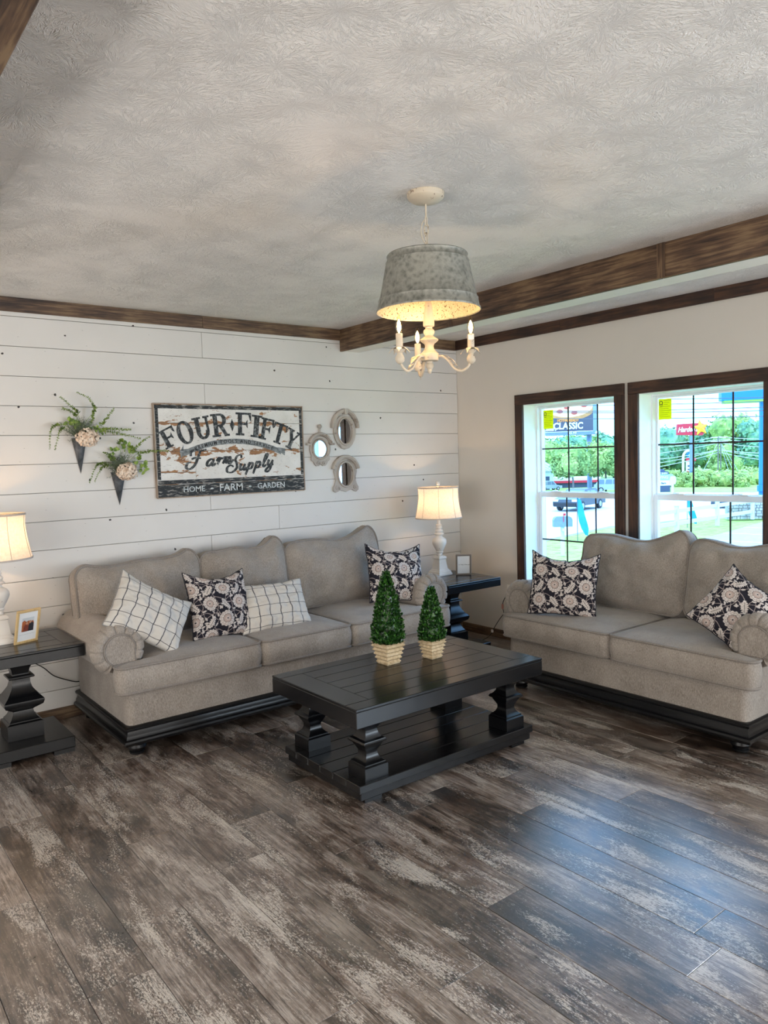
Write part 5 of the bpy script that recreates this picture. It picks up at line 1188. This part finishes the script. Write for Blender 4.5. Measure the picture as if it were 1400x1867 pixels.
st.v = [(x, y, -1.982) for x, y, z in st.v]; struct('lot_marking', mb=st, m='sign_white2')

def tree(name, label, base, h, r, m, seed, group, cr0=.25, n=900, lsz=.42, squash=1.0, trunk=True, cat='tree'):
    rnd = random.Random(seed); t = thing(name, label, cat, (base.x, base.y, -2.0), 0, group)
    blobs = []
    for i in range(9):
        f = rnd.random(); a = rnd.random() * 2 * PI; q = r * .55 * (1 - .35 * f)
        blobs.append((Vector((q * math.cos(a), q * math.sin(a), h * (cr0 + (1 - cr0) * ((.22 if trunk else .02) + .6 * f)))), r * rnd.uniform(.36, .55)))
    blobs.append((Vector((0, 0, h - r * .42)), r * .42))
    mb = MB()
    for c, q in blobs:
        o = len(mb.v); mb.ball(c, q * .82, 8, (1, 1, squash))
        for k in range(o, len(mb.v)):
            v = Vector(mb.v[k]); d = noise.noise(v * (1.3 / max(.3, r * .4)) + Vector((seed, 0, 0))); mb.v[k] = tuple(v + (v - c) * d * .5)
    for k in range(n):
        c, q = blobs[rnd.randrange(len(blobs))]; d = Vector((rnd.gauss(0, 1), rnd.gauss(0, 1), rnd.gauss(0, 1))).normalized()
        p = c + Vector((d.x, d.y, d.z * squash)) * q * rnd.uniform(.8, 1.12)
        if p.z < h * cr0 * .8: continue
        x = d.cross(Vector((rnd.uniform(-1, 1), rnd.uniform(-1, 1), rnd.uniform(-1, 1)))).normalized(); y = (d.cross(x) + d * rnd.uniform(-.4, .8)).normalized(); L = lsz * rnd.uniform(.5, 1.1)
        mb.add([p - x * L * .4, p + y * L * .5, p + x * L * .4, p - y * L * .5 + d * L * .25], [(0, 1, 2), (0, 2, 3)])
    me = bpy.data.meshes.new('crown'); me.from_pydata(mb.v, [], mb.f); me.update(); me.materials.append(MAT[m]); obj('crown', me, None, t)
    if trunk: obj('trunk', MB().tube(smooth_path([(0, 0, 0), (.1, .05, h * .25), (-.05, 0, h * .5), (0, 0, h * .8)]), lambda s: .2 * (1 - .7 * s) * h / 8, 7), 'bark', t)
    return t
# tree line behind the road
TL = ['tree behind the metal roof at the left edge of the corner window', 'tree rising just right of the metal-roofed building', 'tree in the distance above the left of the shade tree', 'distant tree directly behind the broad shade tree', 'distant tree just right of the billboard pole',
      'distant tree at the right edge of the corner window', 'distant tree at the left edge of the window behind the loveseat', 'tree under the yellow label, left of the red sign', 'tree behind the left end of the red restaurant sign', 'tree behind the pole of the red restaurant sign', 'low tree right of the yellow star',
      'tree behind the twin utility pole', 'tallest tree, with a pointed top right of the twin pole', 'lower tree between the tallest one and the blue pillar', 'broad tree beside the blue pillar', 'tree behind the blue pillar at the right window edge']
SL = ['shrub at the left end of the bank behind the low roadside sign', 'shrub between the low roadside sign and the red sign pole', 'shrub just right of the red sign pole', 'taller shrub left of the twin pole', 'shrub at the foot of the twin pole', 'shrub right of the twin pole below the young tree', 'larger shrub midway between twin pole and blue pillar', 'big yellowish shrub left of the blue pillar', 'shrub behind the blue pillar', 'small front shrub beside the red sign pole base', 'small front shrub left of the twin pole', 'small front shrub right of the twin pole', 'small front shrub before the large yellowish ones']
tl = [(985, 812, 100, 5.2), (1008, 806, 104, 5), (1036, 803, 102, 5), (1066, 797, 103, 5.4), (1092, 800, 101, 5), (1118, 795, 104, 5.2), (1188, 790, 108, 5.5), (1212, 778, 106, 5), (1228, 783, 107, 4.6), (1256, 786, 110, 5), (1284, 782, 108, 5), (1303, 770, 100, 4.2), (1330, 752, 98, 5), (1358, 772, 102, 5), (1382, 762, 96, 5), (1412, 765, 98, 5)]
for i, (px, py, dep, r) in enumerate(tl):
    top_ = at(px, py, dep); hh = (top_.z + 2.0) * .93
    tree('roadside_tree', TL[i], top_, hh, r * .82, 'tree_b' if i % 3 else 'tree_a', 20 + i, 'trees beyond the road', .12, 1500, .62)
tp_ = at(1048, 822, 66); tree('shade_tree', 'broad yellow-green tree behind the billboard pole', at(1044, 850, 66), 4.0, 2.0, 'tree_a', 61, None, .30, 3000, .30)
tree('shade_tree', 'rounder pale green tree right of the billboard pole', at(1104, 850, 69), 4.4, 2.0, 'tree_a', 66, None, .30, 2600, .30)
tree('young_tree', 'small rounded tree standing in front of the tower', at(1322, 850, 84), 5.0, 1.9, 'tree_a', 70, None, .1, 1300, .32)
for i, (px, py, dep, r) in enumerate([(1216, 858, 84, 2.0), (1236, 860, 82, 1.8), (1262, 864, 80, 1.7), (1280, 852, 82, 1.9), (1300, 860, 80, 2.0), (1330, 862, 78, 2.0), (1352, 852, 78, 2.2), (1374, 850, 76, 2.3), (1398, 852, 76, 2.3), (1228, 872, 76, 1.4), (1268, 874, 74, 1.3), (1312, 872, 74, 1.5), (1345, 868, 72, 1.7)]):
    p_ = at(px, py, dep); tree('shrub', 'yellow-green ' + SL[i] if i != 7 else SL[i], p_, max(1.4, p_.z + 2.0), r, 'hedge', 90 + i, 'shrubs beyond the road', .02, 700, .30, .8, False, 'shrub')

# white two-rail fence
f1, f2 = gxy(1233.7, 971), gxy(1371.7, 947); fd = (f2 - f1) / 2; fd.z = 0
fn = thing('rail_fence', 'white two-rail vinyl fence seen through the window behind the loveseat', 'fence', (f1.x, f1.y, -2.0), math.atan2(fd.y, fd.x)); sp_ = fd.length
for k in range(-1, 3):
    po = obj('post', MB().box(-.075, .075, -.075, .075, 0, 1.16, .01), 'fence', fn, (k * sp_, 0, 0)); obj('post_cap', MB().lathe([(.095, 1.1605), (.095, 1.185), (.01, 1.24)], sq=True), 'fence', po)
for k in range(-1, 2):
    for z in (.32, .86): obj('rail', MB().box(k * sp_ + .076, (k + 1) * sp_ - .076, -.025, .025, z, z + .17, .006), 'fence', fn)

# mailbox
p_ = gxy(1026, 1012, -2.02); mbx = thing('mailbox', 'grey arched mailbox with a red flag on a white post', 'mailbox', (p_.x, p_.y, -2.0), FACE)
obj('post', MB().box(-.06, .06, -.06, .06, -.05, 1.0, .005).box(-.05, .05, -.3, .1, .86, .95), 'fence', mbx)
obj('box', MB().prism([(-.33, 1.0), (.33, 1.0)][::1] + [(.33, 1.24), (.30, 1.32), (.22, 1.37), (-.22, 1.37), (-.30, 1.32), (-.33, 1.24)], -.13, .13), 'steel_blue', mbx)
obj('signal_flag', MB().box(.0, .02, -.15, -.135, 1.18, 1.46).box(.0, .09, -.15, -.135, 1.40, 1.48), 'sign_red', mbx)
# feather flags
for px, py, dep, s, lab in ((1053, 986, 0, 1.0, 'blue feather flag on a thin pole in front of the dark car'), (1253, 962, 0, .8, 'blue feather flag behind the white rail fence')):
    p_ = gxy(px, py); fl = thing('feather_flag', lab, 'flag', (p_.x, p_.y, -2.0), FACE); k = s
    obj('pole', MB().tube([(0, 0, 0), (0, 0, 1.75 * k)], .015, 6), 'wire', fl)
    vs = []; fs = []; prof = [(0, 1.78, .02), (.0, 1.7, .16), (.0, 1.4, .24), (.02, 1.1, .30), (.06, .8, .40), (.16, .5, .46), (.32, .22, .42)]
    for i, (a, z, b) in enumerate(prof): vs += [(a, .02 * math.sin(i), z * k), ((a + b) / 2, -.05 * math.cos(i * 1.7), z * k), (b, .03 * math.sin(i * 2), (z - .03) * k)]
    for i in range(len(prof) - 1):
        for j in range(2): a = i * 3 + j; fs.append((a, a + 1, a + 4, a + 3))
    f_ = obj('cloth', MB().add(vs, fs), 'flag_blue', fl, smooth=True)

# billboard
p0 = at(1075, 894, 71.8); bb = thing('billboard', 'pizza billboard on a blue-grey steel pole across the road', 'billboard', (p0.x, p0.y, -2.05), FACE - .10)
obj('pole', MB().lathe([(.23, 0), (.23, 5.45)], 20), 'steel_blue', bb, smooth=True)
bz0, bz1, bx0, bx1 = 5.72, 9.0, -4.6, .33
obj('panel', MB().box(bx0, bx1, -.30, 0.0, bz0, bz1), 'board_dark', bb)
obj('side_panel', MB().add([(bx1 + .02, 0, bz0), (bx1 + .75, 1.8, bz0), (bx1 + .75, 1.8, bz1), (bx1 + .02, 0, bz1), (bx1 + .02, .15, bz0), (bx1 + .6, 1.9, bz0), (bx1 + .6, 1.9, bz1), (bx1 + .02, .15, bz1)], [(0, 1, 2, 3), (4, 7, 6, 5), (0, 4, 5, 1), (3, 2, 6, 7), (1, 5, 6, 2)]), 'steel_blue', bb)
cw_ = obj('catwalk', MB().box(-4.1, .5, -1.0, -.32, 5.34, 5.40).box(-4.1, .5, -.3, .3, 5.40, 5.68), 'steel_blue', bb)
for x in (-3.6, -2.2, -.8, .4): obj('lamp_arm', MB().tube([(x, -.9, 5.4), (x, -1.6, 5.35)], .04, 6).box(x - .18, x + .18, -1.75, -1.5, 5.30, 5.42), 'steel_blue', cw_)
yb = -.31
ell = lambda cx, cz, rx, rz, n=32, clipz=bz1 - .02: [(min(bx1 - .02, cx + rx * math.cos(2 * PI * i / n)), min(clipz, max(bz0 + .02, cz + rz * math.sin(2 * PI * i / n)))) for i in range(n)]
pz_ = obj('print', MB().prism(ell(-1.85, 8.15, 2.55, 1.42), yb - .010, yb + .01), 'crust', bb)
obj('print', MB().prism(ell(-1.95, 8.25, 2.35, 1.22), yb - .020, yb), 'pizza_cheese', bb)
for (x, z, r) in ((-3.6, 8.2, .27), (-2.75, 7.6, .30), (-2.95, 8.35, .28), (-2.1, 7.95, .27), (-1.4, 7.45, .30), (-1.35, 8.3, .28), (-.5, 8.1, .29), (-3.2, 8.8, .22), (-.7, 8.75, .24), (-2.2, 8.72, .24)): obj('print', MB().prism([(x + r * math.cos(a), min(bz1 - .03, z + r * .62 * math.sin(a))) for a in [2 * PI * i / 14 for i in range(14)]], yb - .028, yb - .01), 'pepperoni', bb)
for s, x, z, sz, m_, sx, sh_ in (('CLASSIC', -2.0, 6.20, .74, 'sign_white2', 1.0, 0.05), ('HOT-N-READY', -2.0, 6.72, .30, 'print_orange', 1.0, 0.0), ('Little', -3.75, 6.32, .46, 'sign_white2', 1, 0), ('Caesars', -3.70, 5.96, .42, 'sign_white2', .9, 0)):
    tm = text_mb(s, sz, .01, bold=sz * .035, font_shear=sh_); tm.xf(Matrix.Translation((x, yb - .03, z)) @ Matrix.Diagonal((sx, 1, 1.15, 1))); obj('lettering', tm, m_, bb)
tm = text_mb('$5.99', .34, .01, bold=.01); tm.xf(Matrix.Translation((-1.6, -.33, 5.54))); obj('lettering', tm, 'sign_white2', cw_)

# red restaurant sign on a tall pole
p0 = at(1260, 886, 74.6); hs = thing('restaurant_sign', 'red pole sign with white script and a yellow star', 'sign', (p0.x, p0.y, -2.05), FACE)
obj('pole', MB().box(-.13, .13, -.1, .1, 0, 5.0), 'steel_blue', hs)
obj('panel', MB().prism([(-1.45, 5.12), (1.05, 5.02), (1.35, 5.35), (1.35, 6.05), (.9, 6.25), (-1.40, 6.18)], -.15, .15), 'sign_red', hs)
tm = text_mb("Hardee's", .66, .02, font_shear=.35, bold=.022); tm.xf(Matrix.Translation((-.42, -.17, 5.62)) @ Matrix.Rotation(-.03, 4, 'Y') @ Matrix.Diagonal((.82, 1, 1, 1))); obj('lettering', tm, 'sign_white2', hs)
stp = []
for i in range(10): a = PI / 2 + .15 + i * PI / 5; r = (.80 if i % 2 == 0 else .36); stp.append((.86 + r * math.cos(a), 5.76 + r * math.sin(a)))
stv = [(x, -.22, z) for x, z in stp] + [(x, .0, z) for x, z in stp] + [(.86, -.34, 5.76)]
obj('star', MB().add(stv, [(i, (i + 1) % 10, 20) for i in range(10)] + [(i, i + 10, (i + 1) % 10 + 10, (i + 1) % 10) for i in range(10)]), 'sign_yellow', hs)

# price sign of the filling station
p0 = at(1252, 862, 93); gs = thing('fuel_price_sign', 'white and red price sign with a curved cream post', 'sign', (p0.x, p0.y, -2.05), FACE)
obj('curved_post', MB().tube(smooth_path([(-.45, 0, 0), (-.45, 0, 2.3), (-.40, 0, 3.0), (-.1, 0, 3.42), (.35, 0, 3.5)]), .16, 8), 'cream_metal', gs, smooth=True)
obj('round_emblem', MB().prism(arc(.30, 2.98, .36, .36, 0, 350, 20), -.15, .1), 'bright_blue', gs); obj('emblem_letter', text_mb('e', .6, .02, bold=.02).xf(Matrix.Translation((.30, -.17, 3.0))), 'sign_white2', gs)
obj('panel', MB().box(-.1, 1.1, -.12, .1, 2.25, 2.62), 'sign_red', gs); obj('panel', MB().box(-.1, .75, -.12, .1, .7, 2.2), 'sign_white2', gs)
obj('lettering', MB().box(.05, .6, -.13, -.12, 1.55, 1.75).box(.05, .6, -.13, -.12, 1.15, 1.3), 'navy', gs); obj('panel', MB().box(-.08, .25, -.14, -.12, .72, 1.02), 'sign_red', gs)
# low roadside sign at left of the second window
p0 = gxy(1209, 897); ms = thing('roadside_sign', 'low roadside sign with a dark arched top and pale panels', 'sign', (p0.x, p0.y, -2.0), FACE)
obj('base', MB().box(-.9, .55, -.15, .15, 0, .55), 'navy', ms); obj('panel', MB().box(-1.0, .72, -.18, .18, .56, 1.02), 'sign_white2', ms); obj('panel', MB().box(-1.0, .75, -.18, .18, 1.03, 1.52), simple('pale_blue_sign_face', '#8fc3d4', .6), ms)
obj('arched_top', MB().prism([(-.9, 1.53), (.45, 1.53), (.42, 1.75), (.1, 1.80), (0, 1.98), (-.4, 1.98), (-.5, 1.80), (-.85, 1.75)], -.14, .14), 'navy', ms)
for s, z, sz in (('THE BARN', 1.62, .2), ('LIVING', 1.27, .34), ('at Barn', .77, .22)): obj('lettering', text_mb(s, sz, .01, bold=.006).xf(Matrix.Translation((-.15, -.19 if z < 1.6 else -.15, z))), 'sign_white2' if z > 1.1 else 'navy', ms)
sp2 = gxy(1226, 899); po2 = thing('roadside_post', 'short white post beside the low roadside sign', 'post', (sp2.x, sp2.y, -2.0), FACE); obj('post', MB().box(-.09, .09, -.05, .05, 0, .75), 'fence', po2); obj('plate', MB().prism([(-.22, .75), (.22, .75), (.30, 1.1), (.22, 1.42), (-.15, 1.42), (-.22, 1.2)], -.05, .05), 'fence', po2)
# big blue store sign and its pillar
p0 = at(1389, 902, 57); bs_ = thing('store_sign', 'big bright blue sign with a lime lower edge on a blue pillar', 'sign', (p0.x, p0.y, -2.05), FACE - .25)
obj('pillar', MB().box(-.19, .19, -.19, .19, 0, 7.1), 'bright_blue', bs_); obj('pillar_foot', MB().box(-.3, .24, -.3, .24, .35, .8, .02), 'bright_blue', bs_)
obj('panel', MB().box(-2.95, 5.0, -.6, .6, 7.25, 9.2), 'bright_blue', bs_); obj('edge_strip', MB().box(-2.75, 5.0, -.55, .55, 7.05, 7.24), 'lime', bs_)

# lattice of cables
def cable(a, b, sag, m, r, lab, grp):
    pts = [a.lerp(b, t / 14) - Vector((0, 0, sag * 4 * (t / 14) * (1 - t / 14))) for t in range(15)]
    return tag(obj('power_line', MB().tube(pts, r, 5), m), lab, 'cable', grp)
for py0, py1, dep, wd in ((718, 723, 44, 'topmost'), (731, 729, 44, 'second highest'), (741, 740, 43, 'middle'), (742.5, 747, 43, 'second lowest'), (754, 757, 42, 'lowest')):
    cable(at(940, py0 + 8, dep + 8), at(1480, py1 - 1, dep - 6), .12, 'wire', .022, wd + ' of the five dark power lines crossing the sky', 'dark power lines')
for i, (py0, py1, wd) in enumerate(((800, 806, 'topmost'), (806, 812, 'second'), (818, 820, 'third'), (828, 834, 'fourth'), (838, 836, 'fifth'), (846, 842, 'lowest'))):
    P0, P1, P2 = at(1150, py0 + 12, 84), at(1311, py1 - 10 - i * 1.5, 80), at(1460, py0 - 4, 76)
    sg_ = lambda A, B, t: A.lerp(B, t) - Vector((0, 0, t * (1 - t)))
    tag(obj('telephone_cable', MB().tube([sg_(P0, P1, t / 12) for t in range(12)] + [sg_(P1, P2, t / 12) for t in range(13)], .03, 5), 'wire_pale'), wd + ' of the pale cables strung past the twin pole, before the trees', 'cable', 'pale cables')
p0 = at(1311, 886, 80); up = thing('utility_pole', 'grey twin utility pole with crossarms in front of the trees', 'pole', (p0.x, p0.y, -2.1), FACE)
obj('pole', MB().tube([(-.12, 0, 0), (-.12, 0, 5.0)], .07, 8), 'bark', up); obj('pole', MB().tube([(.16, 0, 0), (.16, 0, 4.6)], .06, 8), 'bark', up)
for z in (4.85, 4.45): obj('crossarm', MB().box(-.9, .9, -.05, .05, z, z + .1), 'wire_pale', up)
for dx in (.8, 1.2, 1.6, -1.4): obj('guy_wire', MB().tube([(0, 0, 4.6), (dx * 1.6, 0, .4)], .018, 4), 'wire_pale', up)
# building with a metal roof at the left
p0 = at(1000, 884, 77); bl_ = thing('roadside_building', 'low white building with a grey ribbed metal roof', 'building', (p0.x, p0.y, -2.1), FACE + .3)
obj('wall', MB().box(-6, .6, 0, 6, 0, 2.0), 'sign_white2', bl_)
rf = obj('roof', MB().prism([(-.5, 1.95), (6.5, 1.95), (3.0, 3.0)], -6.4, 1.1, 'yz'), 'roof_metal', bl_)
rf.data.transform(Matrix.Identity(4))
for k in range(16): obj('roof_rib', MB().add([(-6.2 + k * .46, -.52, 1.97), (-6.12 + k * .46, -.52, 1.97), (-6.12 + k * .46, 3.0, 3.06), (-6.2 + k * .46, 3.0, 3.06), (-6.2 + k * .46, -.50, 1.90), (-6.12 + k * .46, -.50, 1.90)], [(0, 1, 2, 3), (0, 4, 5, 1)]), 'sign_white2', rf)
obj('doorway', MB().box(-.9, .1, -.05, 0, 0, 1.4), 'navy', bl_)
p0 = at(1040, 884, 80); sb = thing('shop_front', 'long low shop with a red band behind the shade tree', 'building', (p0.x, p0.y, -2.1), FACE)
obj('wall', MB().box(-2.2, 3.2, 0, 4, 0, .55), 'navy', sb); obj('fascia', MB().box(-2.3, 3.3, -.2, 4, .56, .80), 'sign_red', sb); obj('roof', MB().box(-2.2, 3.2, -.1, 4, .805, 1.1), 'sign_white2', sb)
# stone retaining wall at the right
p0 = gxy(1345, 948); q0 = gxy(1440, 946); d0 = (q0 - p0); L0 = d0.length
sw = thing('stone_wall', 'low grey stone wall at the end of the white fence', 'wall', (p0.x, p0.y + .5, -2.0), math.atan2(d0.y, d0.x)); rnd = random.Random(4)
obj('core', MB().box(0, L0, .05, .45, 0, .82), 'stone', sw); sm = MB()
for r_i in range(6):
    x = -.05 * (r_i % 2)
    while x < L0: w = rnd.uniform(.14, .36); sm.box(x + .012, x + w - .012, -.02 - rnd.random() * .05, .06, r_i * .14 + .01, r_i * .14 + .13, .01); x += w
o = obj('stones', sm, 'stone', sw); o['kind'] = 'stuff'

# cars
def car(label, loc, rz, m, L=4.5, suv=False, s=1.0):
    t = thing('car', label, 'car', loc, rz); H = 1.72 if suv else 1.45; W = .88; t.scale = (s, s, s)
    lowp = [(-L / 2, .35), (L / 2, .35), (L / 2 + .02, .62), (L / 2 - .1, .80), (L * .28, .95), (-L * .40, 1.0), (-L / 2 + .02, .95), (-L / 2 - .02, .6)]
    top_p = [(L * .26, .95), (L * .10, H - .04), (.0, H), (-L * (.36 if suv else .22), H - .02), (-L * (.46 if suv else .40), 1.0)]
    obj('body', MB().prism(lowp, -W, W), m, t); cab = top_p[::-1]
    vs = [(x, -W + .02 if z < 1.1 else -W + .16, z) for x, z in top_p] + [(x, W - .02 if z < 1.1 else W - .16, z) for x, z in top_p]; n = 5
    cb = obj('cabin', MB().add(vs, [tuple(range(n)), tuple(range(2 * n - 1, n - 1, -1))] + [(i, (i + 1) % n, (i + 1) % n + n, i + n) for i in range(n)]), m, t)
    for sy in (-1, 1):
        yy = lambda z: sy * (W - .02 - .14 * (z - 1.0) / (H - 1.0) + .012)
        for (xa, xb) in ((L * .19, .02), (-.03, -L * .20)) + (((-L * .22, -L * .38),) if suv else ()):
            z0, z1 = 1.03, H - .12; k = .10 if xa > L * .1 else .0; obj('window', MB().add([(xa, yy(z0), z0), (xb, yy(z0), z0), (xb + (.03 if xb > -L * .1 else .12), yy(z1), z1), (xa - L * k, yy(z1), z1)], [(0, 1, 2, 3)]), 'car_glass', cb)
    obj('windscreen', MB().add([(L * .25, -W + .10, 1.0), (L * .25, W - .10, 1.0), (L * .115, W - .22, H - .06), (L * .115, -W + .22, H - .06)], [(0, 1, 2, 3)]), 'car_glass', cb)
    for sx in (-1, 1):
        for sy in (-1, 1): w_ = MB().lathe([(.33, -.11), (.33, .11)], 18); w_.xf(Matrix.Rotation(PI / 2, 4, 'X')); wh = obj('wheel', w_, 'tyre', t, (sx * L * .31, sy * (W - .1), .33)); r2_ = MB().lathe([(.2, -.118), (.2, .118)], 12); r2_.xf(Matrix.Rotation(PI / 2, 4, 'X')); obj('rim', r2_, 'car_silver', wh)
    obj('bumper', MB().box(L / 2 - .05, L / 2 + .06, -.8, .8, .32, .55, .02), 'tyre', t); obj('headlight', MB().box(L / 2 - .12, L / 2 + .01, -.85, -.5, .66, .80).box(L / 2 - .12, L / 2 + .01, .5, .85, .66, .80), 'sign_white2', t)
    return t
ra_ = math.atan2(rd.y, rd.x)
p0 = gxy(1057, 929); car('dark sedan driving on the road behind the blue flag', (p0.x, p0.y, -1.98), ra_ + PI, 'car_dark', 4.5, False, .92)
p0 = gxy(1001, 894); car('silver hatchback parked by the metal-roofed building', (p0.x, p0.y, -2.0), FACE + .3, 'car_silver', 4.3, True, .55)
p0 = gxy(1117, 897); car('silver sport utility car at the right edge of the corner window', (p0.x, p0.y, -2.0), FACE - .3, 'car_silver', 4.5, True, .72)
p0 = gxy(1322, 925); car('grey car passing behind the white rail fence', (p0.x, p0.y, -1.98), ra_, 'car_dark', 4.4, False, .55)
